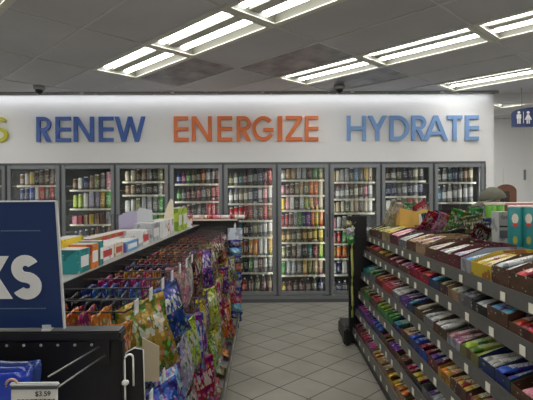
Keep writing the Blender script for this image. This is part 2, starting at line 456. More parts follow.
# ------------------------------------------------------------------ lettering
def letter(ch, w, h=1.0, t=.18):
    P = []
    def bar(x0, y0, x1, y1, tt=t):
        d = Vector((x1-x0, y1-y0)); n = Vector((-d.y, d.x)).normalized()*tt/2
        P.append([(x0+n.x, y0+n.y), (x0-n.x, y0-n.y), (x1-n.x, y1-n.y), (x1+n.x, y1+n.y)])
    def rect(x0, x1, y0, y1): P.append([(x0, y0), (x1, y0), (x1, y1), (x0, y1)])
    def diag(xa, xb, ya, yb, tw):   # horizontal-cut diagonal
        P.append([(xa-tw/2, ya), (xa+tw/2, ya), (xb+tw/2, yb), (xb-tw/2, yb)])
    def arc(cx, cy, rx, ry, a0, a1, n=14, tt=t):
        for i in range(n):
            a, c = [math.radians(a0+(a1-a0)*k/n) for k in (i, i+1)]
            P.append([(cx+rx*math.cos(a), cy+ry*math.sin(a)), (cx+rx*math.cos(c), cy+ry*math.sin(c)),
                      (cx+(rx-tt)*math.cos(c), cy+(ry-tt)*math.sin(c)), (cx+(rx-tt)*math.cos(a), cy+(ry-tt)*math.sin(a))])
    if ch == 'E': rect(0, t, 0, 1); [rect(t, w, y, y+t*.95) for y in (0, .5-t/2, 1-t*.95)]
    elif ch == 'I': rect(0, w, 0, 1)
    elif ch == 'H': rect(0, t, 0, 1); rect(w-t, w, 0, 1); rect(t, w-t, .5-t/2, .5+t/2)
    elif ch == 'N': rect(0, t, 0, 1); rect(w-t, w, 0, 1); diag(t*.6, w-t*.6, 1, 0, t*1.2)
    elif ch == 'T': rect(w/2-t/2, w/2+t/2, 0, 1-t); rect(0, w, 1-t, 1)
    elif ch == 'Z': rect(0, w, 0, t); rect(0, w, 1-t, 1); diag(t*.65, w-t*.65, t, 1-t, t*1.3)
    elif ch == 'W':
        q = w/4; s = t*.55
        diag(s, q+s*.5, 1, 0, t*1.05); diag(q+s*.5, w/2, 0, 1, t*1.05); diag(w/2, w-q-s*.5, 1, 0, t*1.05); diag(w-q-s*.5, w-s, 0, 1, t*1.05)
    elif ch == 'Y': rect(w/2-t/2, w/2+t/2, 0, .45); diag(w/2, t*.6, .42, 1, t*1.2); diag(w/2, w-t*.6, .42, 1, t*1.2)
    elif ch == 'A': diag(t*.55, w/2, 0, 1, t*1.1); diag(w-t*.55, w/2, 0, 1, t*1.1); rect(w*.27, w*.73, .22, .22+t*.85)
    elif ch == 'D': rect(0, t, 0, 1); rect(t, w-.5, 0, t) if w > .55 else 0; rect(t, w-.5, 1-t, 1) if w > .55 else 0; arc(max(w-.5, t*.5), .5, min(.5, w-t*.5), .5, -90, 90)
    elif ch == 'R': rect(0, t, 0, 1); rect(t, w-.3, 1-t, 1); rect(t, w-.3, .42, .42+t*.9); arc(w-.3, .71, .29, .29, -90, 90, tt=t*.95); diag(w-t*.6, w*.45, 0, .45, t*1.25)
    elif ch == 'G': arc(w*.52, .5, w*.52, .5, 42, 330, 20); rect(w*.52, w, .38, .38+t*.95)
    elif ch == 'S': ra = (1+t*.95)/4; arc(w*.5, 1-ra, w*.47, ra, 30, 270, 16, t*.95); arc(w*.5, ra, w*.5, ra, -150, 90, 16, t*.95)
    elif ch == 'K': rect(0, t, 0, 1); diag(t*1.2, w-t*.6, .42, 1, t*1.3); diag(w*.42, w-t*.6, .6, 0, t*1.4)
    elif ch == 'O': arc(w*.5, .5, w*.5, .5, 0, 360, 24)
    elif ch == 'M': rect(0, t, 0, 1); rect(w-t, w, 0, 1); diag(t*.6, w/2, 1, .1, t); diag(w-t*.6, w/2, 1, .1, t)
    return [[(x, y) for x, y in p] for p in P]
def put_letter(mb, ch, x, z, w, h, y0, y1, m, t=.18):
    for i, p in enumerate(letter(ch, w/h, 1, t)): mb.prism([(x+a*h, z+c*h) for a, c in p], y0-i*.00012, y1, m)
words = [('S', [(-6.5, 8.5)], 'yellowletter', 'yellow', 117, 141),
         ('RENEW', [(37, 51.5), (56, 71), (74, 94), (99, 113.5), (115, 145.5)], 'blueletter', 'blue', 117, 141),
         ('ENERGIZE', [(174, 188.5), (192, 212), (217.5, 232.5), (237, 251.5), (252.5, 274), (278, 282.7), (286, 302.5), (305, 318.5)], 'orangeletter', 'orange', 115.5, 140),
         ('HYDRATE', [(347, 366), (368, 387), (390, 409.5), (412, 426.5), (424, 448), (447.5, 462.5), (465.5, 479)], 'skyletter', 'light blue', 115, 139.5)]
for wd, xs, mm, cname, y0, y1 in words:
    seen = {}
    for ch, (a, c) in zip(wd, xs):
        seen[ch] = seen.get(ch, 0)+1
        a, c = a+max(0, CX-a)*.009, c+max(0, CX-c)*.009
        X0 = (a-CX)/F*WY; X1 = (c-CX)/F*WY
        z0 = CAMH-(141-HY)/F*WY; z1 = CAMH-(116.5-HY)/F*WY
        z0 = z0-.004; h = z1-z0
        b = MB(); put_letter(b, ch, 0, 0, X1-X0, h, -.035, 0, M[mm], .15)
        o = b.build('wall_letter', None, (X0, WY-.004, z0))
        which = f'{ORD[seen[ch]]} ' if wd.count(ch) > 1 else ''
        lab = f'{which}{cname} raised letter {ch} in the wall word {wd}' if len(wd) > 1 else 'yellow raised letter S at the left edge, left of RENEW'
        tag(o, lab, 'letter', f'raised letters of {wd}' if len(wd) > 1 else None)

# ------------------------------------------------------------------ beverage cooler
gaps = [-44.5, 8.8, 62.5, 116.3, 169.8, 223.4, 276.9, 329.3, 380.8, 433.7, 485.6]
PX = F/WY
def wx(px): return (px-CX)/PX
def wz(py): return CAMH-(py-HY)/PX
cool = thing('beverage_cooler', 'long wall cooler with ten aluminium-framed glass doors full of drinks', 'cooler', (0, WY, 0))
YI = .62
b = MB(); b.box(wx(gaps[0]), XCR, .10, YI+.2, .09, .10, M['liner']); b.box(wx(gaps[0]), XCR, YI+.16, YI+.2, .1, ZC, M['liner'])
b.box(wx(gaps[0]), XCR, .145, YI+.2, ZC-.03, ZC-.003, M['liner']); b.box(XCR-.02, XCR, .145, YI+.2, .1, ZC-.003, M['liner']); part(b, 'cabinet', cool)
b = MB(); b.bbox(wx(gaps[0]), XCR, -.03, .10, 0, .088, M['alu'], .006); b.box(wx(gaps[0]), XCR, -.045, -.03, 0, .05, M['aludark']); part(b, 'kick_plate', cool)
b = MB(); b.box(wx(gaps[0])-.03, XCR, -.012, .05, ZC-.012, ZC+.014, M['aludark'])
for gp in gaps: b.box(wx(gp)-.035, wx(gp)+(.035 if gp < 485 else .02), .0, .07, .088, ZC-.012, M['aludark'])
part(b, 'frame', cool)
for k, gp in enumerate(gaps[:-1]):
    b = MB(); X = wx(gp); b.bbox(X+.035, X+.055, .08, .11, .14, ZC-.06, M['trimw']) if False else None
    b.lathe([(.011, .14), (.011, ZC-.08)], M['led'], 8, Matrix.Translation((X, .085, 0))); part(b, 'light_tube', cool)
b = MB(); b.lathe([(.011, .14), (.011, ZC-.08)], M['led'], 8, Matrix.Translation((wx(gaps[-1])-.015, .085, 0))); part(b, 'light_tube', cool)
for k in range(10):
    x0, x1 = wx(gaps[k])+.014, wx(gaps[k+1])-.014
    z0, z1 = wz(294.6), wz(164.6); f = .052
    b = MB()
    b.bbox(x0, x0+f, -.035, .0, z0, z1, M['alu'], .006); b.bbox(x1-f, x1, -.035, .0, z0, z1, M['alu'], .006)
    b.bbox(x0+f, x1-f, -.035, .0, z1-f, z1, M['alu'], .006); b.bbox(x0+f, x1-f, -.035, .0, z0, z0+f, M['alu'], .006)
    d = part(b, 'door', cool)
    b = MB(); b.box(x0+f-.004, x1-f+.004, -.019, -.013, z0+f-.004, z1-f+.004, M['glass']); part(b, 'glass_pane', d)
    b = MB(); hx = x0+f*.5 if k % 2 else x1-f*.5
    b.tube([(hx, -.035, .95), (hx, -.07, .97), (hx, -.07, 1.28), (hx, -.035, 1.30)], .009, M['aludark']); part(b, 'handle', d)

# drinks
def can_mesh():
    b = MB(); r = .033; b.lathe([(.026, 0), (r, .006), (r, .145)], M['label'], 14, cap=True)
    b.lathe([(r, .145), (.026, .158), (.027, .16), (.024, .158)], M['chrome'], 14); return b.mesh('can')
def bottle_mesh(capm, wide=False):
    b = MB(); r = .034 if not wide else .043
    b.lathe([(r*.86, 0), (r, .008), (r, .05)], M['body'], 14)
    b.lathe([(r*.985, .05), (r*1.0, .052), (r*1.0, .125), (r*.985, .127)], M['label'], 14, cap=False)
    b.lathe([(r, .127), (r*.97, .145), (r*.72, .17), (.0135, .19), (.0135, .198)], M['body'], 14, cap=False)
    b.lathe([(.0155, .196), (.016, .197), (.016, .214), (.014, .216)], capm, 12); return b.mesh('bottle')
CAN = can_mesh()
BOT = [bottle_mesh(m) for m in (M['white'], M['blackp'], mat('cap_red', (.5, .03, .03), .4), mat('cap_blue', (.03, .1, .5), .4))]
JUG = [bottle_mesh(m, True) for m in (M['white'], mat('cap_orange', (.7, .25, .03), .4))]
def carton_mesh(w, d, h):
    b = MB(); b.bbox(-w/2, w/2, -d/2, d/2, 0, h, M['carton'], .003); return b.mesh('carton')
CRT = carton_mesh(.075, .1, .1)
dname = {1: 'first', 2: 'second', 3: 'third', 4: 'fourth', 5: 'fifth', 6: 'sixth', 7: 'seventh', 8: 'eighth', 9: 'ninth'}
rows = {   # door: [(shelf y, kind, height, capno, colours)]
 1: [(184, 'can', .16, 0, 'brown white yellow black brown brown grey gold red'), (199.8, 'can', .17, 0, 'navy navy blue white red grey red teal tan'),
     (216, 'can', .16, 0, ''), (233, '', 0, 0, ''), (250, '', 0, 0, ''), (268, '', 0, 0, ''), (284, '', 0, 0, '')],
 2: [(188.8, 'can', .16, 0, 'brown white navy tan olive grey pink red'), (208, 'can', .19, 0, 'lime lime white lilac lilac gold green white'),
     (224, 'carton', .11, 0, 'pink crimson tan gold tan brown grey silver'), (244, 'bottle', .17, 0, 'sky silver grey tan tan brown tan grey'), (262, '', 0, 0, ''), (280, '', 0, 0, '')],
 3: [(180.6, 'can', .15, 0, 'cream cream brown tan grey black olive olive'), (194.2, 'can', .13, 0, 'tan tan black grey black black grey orange'),
     (213, 'can', .18, 0, 'white white olive silver silver grey green grey'), (231, 'can', .16, 0, 'lime green olive grey black green lime green'), (250, '', 0, 0, ''), (272, '', 0, 0, '')],
 4: [(183.2, 'bottle', .17, 1, 'blue magenta green olive brown orange silver grey maroon'), (201.3, 'bottle', .19, 1, 'green grey maroon brown crimson grey brown crimson red'),
     (219, 'can', .17, 0, 'red red maroon black grey black red crimson maroon'), (236, '', 0, 0, ''), (255, '', 0, 0, ''), (275, '', 0, 0, '')],
 5: [(185.6, 'bottle', .19, 1, 'olive white teal maroon grey black navy maroon red'), (203.6, 'bottle', .2, 3, 'white white cream cream silver navy white pink white'),
     (221, 'can', .18, 0, 'crimson red red crimson red grey maroon red brown'), (238, 'bottle', .18, 1, 'black teal teal brown black olive grey white white'),
     (257, 'can', .17, 0, 'brown gold gold maroon gold orange white white gold'), (274.6, 'bottle', .19, 0, 'black gold olive black green white maroon white grey'),
     (292, 'jug', .17, 0, 'brown olive red brown olive maroon tan')],
 6: [(179.6, 'can', .14, 0, 'silver gold tan silver silver brown green olive'), (195.4, 'can', .14, 0, 'pink maroon brown olive tan olive orange orange cream'),
     (210.8, 'can', .17, 0, 'yellow pink white black silver lime gold red cream'), (228, 'can', .17, 0, 'crimson crimson maroon grey green navy purple orange yellow orange'),
     (243.8, 'bottle', .165, 1, 'gold gold olive olive gold gold yellow yellow'), (260.7, 'can', .17, 0, 'olive black brown grey black teal maroon lime'),
     (277.4, 'can', .18, 0, 'green silver silver grey gold olive tan tan'), (292.5, 'jug', .14, 1, 'yellow maroon brown maroon brown grey navy')],
 7: [(182, 'can', .15, 0, 'gold cream silver silver black sky grey gold cream'), (199.4, 'bottle', .17, 2, 'maroon white silver white brown cream brown pink white'),
     (213.8, 'can', .14, 0, 'cream cream cream grey cream tan grey cream white'), (230, 'can', .15, 0, 'pink silver grey olive'), (245.4, 'can', .15, 0, 'pink red green teal'),
     (260.6, 'can', .155, 0, 'gold orange orange olive'), (277.2, 'can', .16, 0, 'white navy white grey'), (293, 'jug', .13, 0, 'grey navy grey silver')],
 8: [(181.2, 'bottle', .17, 1, 'black brown silver olive navy black cream grey'), (197, 'bottle', .165, 3, 'silver navy navy grey silver navy silver navy'),
     (213, 'can', .15, 0, 'brown white black maroon olive red tan grey'), (230, '', 0, 0, ''), (248, '', 0, 0, ''), (268, '', 0, 0, '')],
 9: [(182.8, 'bottle', .17, 0, 'silver grey silver teal navy grey tan cream'), (203.6, 'bottle', .21, 0, 'silver sky silver white silver white silver silver'),
     (222, '', 0, 0, ''), (240, '', 0, 0, ''), (262, '', 0, 0, '')],
}
gname = 'drinks behind the cooler doors'
for d in range(0, 10):
    rr = rows.get(d, [(184, '', 0, 0, ''), (200, '', 0, 0, ''), (218, '', 0, 0, ''), (240, '', 0, 0, ''), (265, '', 0, 0, '')])
    x0, x1 = wx(gaps[d])+.045, wx(gaps[d+1])-.045
    for ri, (sy, kind, h, capn, cols) in enumerate(rr):
        z = wz(sy)
        b = MB(); last = sy > 288
        if not last:
            b.box(x0, x1, .18, .58, z-.01, z+.0, M['shelf']); s = part(b, 'shelf', cool)
            b = MB(); b.bbox(x0, x1, .168, .18, z-.024, z+.005, M['rail'], .003); part(b, 'price_rail', s)
            n = 5; b = MB()
            for q in range(n):
                if random.random() < .75:
                    xx = x0+(q+.3+random.random()*.4)*(x1-x0)/n; b.box(xx-.025, xx+.025, .1635, .168, z-.020, z+.003, M['tagpaper'])
            if b.v: part(b, 'price_tag', s)
        else: z = .10
        cl = cols.split()
        if not cl: continue
        n = len(cl); pitch = min((x1-x0-.03)/n, .12)
        if d == 7 and n == 4: pitch = .082
        xs = x0+.015+pitch/2
        if not (d == 7 and n == 4): xs = (x0+x1)/2-pitch*(n-1)/2
        for i, c in enumerate(cl):
            me, hh, nm = {'can': (CAN, .16, 'drink_can'), 'bottle': (BOT[capn % 4] if random.random() < .8 else random.choice(BOT), .216, 'drink_bottle'),
                          'jug': (JUG[capn % 2] if random.random() < .6 else random.choice(JUG), .216, 'drink_bottle'), 'carton': (CRT, .1, 'drink_carton')}[kind]
            X = xs+i*pitch+random.uniform(-.003, .003)
            o = obj(nm, me, None, (X, WY+.235+random.uniform(-.005, .02), z+.0005))
            sc = pitch/.0665 if kind == 'can' else min(pitch/.07, 1.22) if kind == 'bottle' else 1
            sc = min(sc, 1.26)*.84; h *= 1.08
            o.scale = (sc, sc, h/hh); o.rotation_euler = (0, 0, random.uniform(0, 6) if kind != 'carton' else 0); o.color = jit(c)
            kn = {'drink_can': 'drink can', 'drink_bottle': 'drink bottle', 'drink_carton': 'drink carton'}[nm]
            tag(o, f'{cn(c)} {kn}, {ORD[i+1]} from left, shelf {ORD[ri+1]} from top, {dname[d]} full cooler door', kn.split()[1], gname)

# ------------------------------------------------------------------ bag meshes
def bag_mesh(w, h, t, seed, hdr=.13):
    rd = random.Random(seed); nx, nz = 10, 14; vs = []; fs = []
    ph = [rd.uniform(0, 6) for _ in range(6)]
    for side in (1, -1):
        for j in range(nz+1):
            v = j/nz
            for i in range(nx+1):
                u = i/nx*2-1
                vb = max(0, min(1, (v-.05)/(1-hdr-.05)))
                prof = (max(0, 1-abs(u)**3))*(math.sin(PI*vb)**.6 if 0 < vb < 1 else 0)
                cr = .10*math.sin(7*u+ph[0]+5*v)+.10*math.sin(11*v+ph[1]+3*u)+.06*math.sin(17*u*v+ph[2])
                y = side*(t/2*prof*(1+cr)+.0008)
                pinch = 1-.10*(math.sin(PI*vb) if 0 < vb < 1 else 0)
                vs.append((u*w/2*pinch+.004*math.sin(9*v+ph[3])*(abs(u) > .9), y, -h+v*h+.004*math.sin(5*u+ph[4])*(j in (0, nz))))
    N = (nx+1)*(nz+1)
    for s in (0, 1):
        for j in range(nz):
            for i in range(nx):
                a = s*N+j*(nx+1)+i; q = (a, a+1, a+nx+2, a+nx+1); fs.append(q if s == 0 else q[::-1])
    edge = [i for i in range(nx+1)]+[j*(nx+1)+nx for j in range(1, nz+1)]+[nz*(nx+1)+i for i in range(nx-1, -1, -1)]+[j*(nx+1) for j in range(nz-1, 0, -1)]
    for k in range(len(edge)):
        a, c = edge[k], edge[(k+1) % len(edge)]; fs.append((a, a+N, c+N, c))
    b = MB(); b.add(vs, fs, M['bag'], None, True); return b.mesh('snack_bag')
BAGS = [bag_mesh(.165, .225, .034, 1), bag_mesh(.165, .24, .04, 2), bag_mesh(.155, .21, .03, 3), bag_mesh(.17, .25, .045, 4)]
BIG = [bag_mesh(.19, .27, .06, 5), bag_mesh(.20, .28, .065, 6), bag_mesh(.18, .26, .055, 7)]

# ------------------------------------------------------------------ left gondola
XS = -.745; ZN, ZF = 1.14, 5.38
lg = thing('candy_gondola', 'black gondola on the left hung with rows of candy bags', 'shelving', (XS, ZN, 0))
def L(x, y): return (x-XS, y-ZN)
b = MB(); b.box(-.03, .0, 0, ZF-ZN, .12, 1.2, M['black'])
for k in range(22): b.box(0, .004, .05+k*.19, .07+k*.19, .2, 1.19, M['blackp'])
part(b, 'back_panel', lg)
b = MB(); b.bbox(-.50, .016, 0, ZF-ZN, 1.2, 1.218, M['lip'], .003); b.box(.016, .02, 0, ZF-ZN, 1.17, 1.218, M['black']); part(b, 'top_shelf', lg)
b = MB(); b.box(-.5, .455, 0, ZF-ZN, 0, .12, M['black']); part(b, 'base', lg)
b = MB(); b.bbox(0, .475, 0, ZF-ZN, .121, .14, M['shelf'], .003); b.bbox(.463, .475, 0, ZF-ZN, .14, .20, M['greyrail'], .003); deck = part(b, 'base_shelf', lg)
for k in range(14):
    b = MB(); b.box(.476, .478, .15+k*.29, .20+k*.29, .148, .185, M['tagpaper']); part(b, 'price_tag', deck)
rowsL = [('top', 1.165, .33), ('middle', .875, .375), ('lower', .60, .40)]
HK = MB(); 
hook_me = {}
for rn, hz, ln in rowsL:
    b = MB(); b.tube([(0, 0, 0), (ln*.93, 0, 0), (ln, 0, .012), (ln+.008, 0, .03)], .0032, M['darkwire'], 6)
    b.tube([(0, 0, .035), (ln+.01, 0, .04)], .0028, M['darkwire'], 6); hook_me[rn] = b.mesh('peg_hook')
b = MB(); b.bbox(0, .004, -.022, .022, -.006, .040, M['greytag'], .0015); HOLD = b.mesh('label_holder')
colL = {
 'top': 'orange black blue magenta orange navy red brown orange tan red brown tan orange red maroon purple brown red tan'.split(),
 'middle': 'blue blue teal navy lime green blue crimson yellow purple orange lime magenta yellow red blue maroon yellow purple green'.split(),
 'lower': 'navy blue blue green lime crimson purple maroon yellow lime red green yellow blue orange red purple yellow green red'.split()}
frontL = {
 'top': 'orange gold gold blue purple pink pink white maroon red purple tan lime yellow brown maroon orange purple red brown'.split(),
 'middle': 'blue blue sky navy lilac lime blue purple yellow purple lime crimson yellow gold red purple maroon yellow purple olive'.split(),
 'lower': 'blue navy green lime white crimson crimson maroon lime lime yellow green yellow orange red red gold yellow green red'.split()}
NH = 20
for rn, hz, ln in rowsL:
    for k in range(NH):
        y = 1.47+k*.195
        hk = obj('peg_hook', hook_me[rn], lg, (*L(XS, y), hz))
        if (rn == 'top' and k < 7) or (rn == 'middle' and k < 3): ob = obj('label_holder', HOLD, hk, (ln+.012, 0, 0))
        nst = 6 if rn == 'top' else 3
        if k > 13 and rn == 'top': nst = 5
        c = colL[rn][k]; grp = f'candy bags hanging on the {rn} row of pegs'
        for i in range(nst):
            back = (rn != 'top')
            dx = ln-.05-(i+1)*.046
            if dx < .02: break
            me = BAGS[(k+i) % 2 if rn == 'top' else (k*3+i) % 4]
            o = obj('candy_bag', me, None, (XS+dx, y+random.uniform(-.006, .006), hz+.012+random.uniform(-.006, .004)))
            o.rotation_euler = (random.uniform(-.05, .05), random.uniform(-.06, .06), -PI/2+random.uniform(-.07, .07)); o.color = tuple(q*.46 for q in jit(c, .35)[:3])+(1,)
            tag(o, f'{cn(c)} candy bag, {ORD[i+2]} from the aisle on {ORD[k+1]} peg from near end, {rn} row', 'candy bag', grp)
        c = frontL[rn][k]
        me = BIG[k % 3] if k % 2 == 0 or k < 9 else BAGS[3]
        o = obj('candy_bag', me, None, (XS+ln-.03+random.uniform(-.01, .012), y-.02, hz+.006-random.uniform(0, .04)))
        o.scale = (random.uniform(.92, 1.0 if k < 4 else 1.2),)*3
        o.rotation_euler = (random.uniform(-.08, .22), random.uniform(-.26, .26), -PI/2-random.uniform(-.15, 1.0)*(1 if k % 4 else .2)-.0+2*PI); o.color = tuple(q*.56 for q in jit(c, .25)[:3])+(1,)
        tag(o, f'{cn(c)} candy bag nearest the aisle on {ORD[k+1]} peg from near end, {rn} row', 'candy bag', grp)
# packets lying on the base shelf
basec = 'blue yellow white yellow tan white grey tan red olive white orange red green lime red gold'.split()
for i, c in enumerate(basec):
    y = 1.75+i*.205
    o = obj('candy_packet', BAGS[i % 4], None, (-.44, y, .205))
    o.rotation_euler = (PI/2+random.uniform(-.1, .1)-.25, 0, -PI/2+random.uniform(-.3, .3)); o.color = jit(c)
    o.matrix_world = Matrix.Translation((-.53+.02*(i % 2), y, .262)) @ Matrix.Rotation(math.radians(-68), 4, 'Y') @ Matrix.Rotation(-PI/2+random.uniform(-.12, .12), 4, 'Z')
    o.color = tuple(q*.7 for q in jit(c)[:3])+(1,)
    tag(o, f'{cn(c)} candy packet lying on the base shelf, {ORD[i+1]} from near end', 'candy packet', 'packets on the left base shelf')

# things on top of the left gondola
TZ = 1.218
def carton_box(w, d, h, m=None):
    b = MB(); b.bbox(-w/2, w/2, -d/2, d/2, 0, h, m or M['carton'], .002)
    b.box(-w/2+.004, w/2-.004, -.002, .002, h, h+.0012, M['offwhite']); return b
tops = [  # y, x, w(along Y), d, h, colour, rot, label
 (1.95, -.835, .12, .10, .105, 'teal', 0, 'teal and white snack box at near end of left gondola top'),
 (2.07, -.835, .09, .10, .115, 'orange', 0, 'orange snack box standing beside the teal box on gondola top'),
 (2.155, -.835, .05, .10, .12, 'teal', 0, 'narrow teal box between the orange box and the white cartons'),
 (2.12, -.94, .24, .08, .14, 'yellow', 0, 'yellow snack box behind the orange box on gondola top'),
 (2.32, -.85, .22, .12, .09, 'white', 0, 'white low carton right of the narrow teal box on gondola top'),
 (2.52, -.85, .15, .12, .085, 'cream', 0, 'cream low carton before the blue carton on gondola top'),
 (2.76, -.84, .27, .11, .075, 'sky', 0, 'light blue low carton midway along gondola top'),
 (2.85, -.97, .75, .08, .115, 'red', 0, 'long red and white carton at the back of gondola top'),
 (3.10, -.85, .20, .12, .12, 'white', 0, 'white carton with red print right of the light blue carton'),
 (3.38, -.85, .24, .13, .14, 'silver', 0, 'silver grey carton with red print midway along gondola top'),
 (3.80, -.845, .42, .13, .165, 'white', 0, 'white carton with red round logo on gondola top'),
 (4.40, -.85, .22, .12, .23, 'lime', 0, 'nearer of two lime green cartons on gondola top'),
 (4.68, -.85, .26, .12, .23, 'lime', 0, 'farther of two lime green cartons on gondola top'),
 (5.05, -.86, .26, .14, .15, 'red', 0, 'red carton near far end of gondola top'),
]
for y, x, w, d, h, c, rz, lab in tops:
    x += .038 if y < 2.2 else .012; h *= .93 if c not in ('white', 'cream', 'sky', 'red') else .8
    t = thing('snack_box', lab, 'box', (x, y, TZ), 0, 'boxes on top of the left gondola')
    b = MB(); b.bbox(-d/2, d/2, -w/2, w/2, 0, h, M['carton'], .002); o = part(b, 'carton', t); o.color = (*COL[c], 1)
    b = MB(); b.box(d/2, d/2+.0015, -w*.34, w*.34, h*.25, h*.72, M['white'] if c not in ('white', 'cream') else M['redprint'])
    if 'round logo' in lab:
        b = MB(); b.lathe([(.001, 0), (.035, 0), (.035, .002), (.001, .002)], M['redprint'], 20, Matrix.Translation((d/2, 0, h*.55)) @ Matrix.Rotation(PI/2, 4, 'Y'), cap=False)
        b.lathe([(.001, .002), (.022, .002), (.022, .003), (.001, .003)], M['white'], 20, Matrix.Translation((d/2, 0, h*.55)) @ Matrix.Rotation(PI/2, 4, 'Y'), cap=False)
    part(b, 'front_print', t)
    b = MB(); b.box(-d/2+.003, d/2-.003, -w/2+.003, w/2-.003, h, h+.001, M['lidcard']); part(b, 'lid', t)
# header cards rising from the boxes
def header(x, y, z, w, h, poly, col, rz, lab, grp=None):
    b = MB(); b.prism([(a*w, c*h) for a, c in poly], -.0015, .0015, M['plain']); o = b.build('header_card', None, (x, y, z)); o.rotation_euler = (math.radians(-8), 0, rz)
    o.color = (*COL[col], 1); tag(o, lab, 'display card', grp)
header(-.95, 3.30, 1.218, .13, .22, [(-.5, 0), (.5, 0), (.5, 1), (.1, 1), (-.5, .85)], 'lilac', .5, 'lilac header card standing behind the silver grey carton')
header(-.93, 3.62, 1.218, .16, .24, [(-.5, 0), (.5, 0), (.5, .9), (-.1, 1), (-.5, .7)], 'silver', .5, 'silver header card behind the round-logo carton on gondola top')
header(-.83, 4.10, 1.218, .10, .31, [(-.5, 0), (.5, 0), (.45, .6), (.4, .95), (.2, 1), (-.1, .8), (-.45, .4)], 'cream', .15, 'tall curled white header card left of the lime green cartons')
header(-.80, 4.88, 1.218, .13, .17, [(-.5, 0), (.5, 0), (-.1, 1)], 'white', .1, 'white triangular header card right of the green cartons')

# near endcap
ey = 1.07; exr = -.313
ec = thing('endcap_display', 'black pegboard endcap with wire hooks at lower left foreground', 'display rack', (-.793, ey, 0))
b = MB(); b.bbox(-.467, .467, 0, .03, .02, 1.2, M['black'], .004); part(b, 'pegboard', ec)
b = MB(); b.bbox(-.467, .467, -.012, .04, 1.2, 1.222, M['blackp'], .004); part(b, 'top_rail', ec)
for k in range(14, 23):
    b = MB(); x = -.46+k*.039
    b.lathe([(.001, 0), (.0032, 0), (.0032, .0014), (.001, .0014)], M['greytag'] if k % 3 else M['white'], 8, Matrix.Translation((x, 0.0, 1.188)) @ Matrix.Rotation(PI/2, 4, 'X'), cap=False)
    part(b, 'peg_hole', ec)
def wirehook(xa, za, za2, ln, mb_m=mat('dull_zinc', (.22, .22, .21), .35, .8)):
    b = MB(); b.tube([(xa, 0, za), (xa-.012, -ln, za+.02)], .0020, mb_m, 8); b.tube([(xa+.012, 0, za2), (xa+.004, -ln, za2+.02)], .0020, mb_m, 8)
    b.box(xa-.01, xa+.022, -.006, 0, za2-.02, za+.02, M['blackp']); return part(b, 'peg_hook', ec)
h1 = wirehook(.418, 1.185, 1.165, .235)
b = MB(); b.bbox(.335, .42, -.240, -.236, 1.135, 1.175, M['white'], .001); b.bbox(.332, .423, -.244, -.234, 1.175, 1.187, M['greytag'], .002)
b.bbox(.335, .42, -.2405, -.2365, 1.186, 1.192, M['greytag'], .001)
b = MB(); 
ty = -.245
x0, _, zt = W(18, 381, ey+ty); x1, _, _ = W(64, 381, ey+ty); x0 += .78; x1 += .78
b.bbox(x0, x1, ty, ty+.004, zt-.075, zt-.011, M['offwhite'], .001); b.bbox(x0-.002, x1+.003, ty-.002, ty+.006, zt-.006, zt, M['greytag'], .002); b.box(x0, x1, ty-.001, ty+.004, zt-.0115, zt-.006, M['aludark'])
tg = part(b, 'price_tag', h1)
def text_mesh(s, size, m, ext=.0004):
    cu = bpy.data.curves.new('t', 'FONT'); cu.body = s; cu.size = size; cu.extrude = ext; cu.resolution_u = 3
    o = bpy.data.objects.new('t', cu); C.objects.link(o); dg = bpy.context.evaluated_depsgraph_get(); dg.update()
    me = bpy.data.meshes.new_from_object(o.evaluated_get(dg)); bpy.data.objects.remove(o); me.materials.clear(); me.materials.append(m); return me
tm = text_mesh('$3.59', .0125, M['printblack'])
obj('price_text', tm, h1, None, Matrix.Translation((x0+.043, ty-.001, zt-.0235)) @ Matrix.Rotation(PI/2, 4, 'X'))
b = MB()
for k in range(26): xx = x0+.012+k*.0026; b.box(xx, xx+.0009+.0009*(k % 3 == 0), ty-.0009, ty, zt-.042, zt-.029, M['printblack'])
part(b, 'bar_code', h1)
b = MB(); pts = []
cx, _, cz = W(31, 374, ey-.2)
for k in range(9): a = math.radians(200-k*27); pts.append((cx+.78+.0105*math.cos(a), -.243, cz+.0105*math.sin(a)))
pts.append((pts[-1][0]+.001, -.243, zt)); b.tube(pts, .0022, M['tan'], 8); part(b, 'hook_loop', h1)
# blue bag on the endcap
for i in range(3):
    o = obj('snack_pouch', bag_mesh(.30, .34, .06, 20+i, .08), None, (-.622-.01*i, ey-.115+.04*i-.02, 1.18-.004*i)); o.color = (.012, .04, .36-.08*i, 1); o.data.materials[0] = M['pouch']
    o.rotation_euler = (.03, 0, .04*i-.03)
    tag(o, f'glossy blue snack pouch on the near endcap hooks, {ORD[i+1]} from the front', 'snack pouch', 'blue pouches on the near endcap')
# side flange with pale edge, zip tie, beige card

b = MB(); pl = []
for k in range(8): a = PI*(1-k/7); pl.append((.480+.008*math.cos(a), .06+.006*math.cos(a), 1.155+.010*math.sin(a)))
b.tube([(.474, .052, .95)]+pl+[(.489, .066, 1.09)], .0024, M['tie'], 8); b.bbox(.467, .481, .046, .058, 1.098, 1.108, M['tie'], .002)
tag(part(b, 'zip_tie', None, (-.78, ey, 0)), 'white zip tie looped through right edge of the near black endcap', 'zip tie')
bpy.data.objects['zip_tie'].location = (-.78-.01, ey-.06, 0)
b = MB(); b.prism([(0, .97), (.05, .97), (.05, 1.075), (0, 1.105)], 0, .003, M['card']); o = b.build('card_divider', None, (-.365, 1.40, 0)); o.rotation_euler = (0, 0, math.radians(8))
tag(o, 'beige card divider between the endcap and the first candy bags', 'card')
b = MB(); P = [(0, .95), (0, 1.13), (.01, 1.155), (.03, 1.165), (.05, 1.16), (.055, .95)]
b.prism(P, 0, .012, M['blackp']); t_ = b.build('support_bracket', None, (-.339, 1.115, 0)); t_.rotation_euler = (0, 0, .12)
tag(t_, 'black upright bracket with pale rounded edge behind the near endcap', 'bracket')
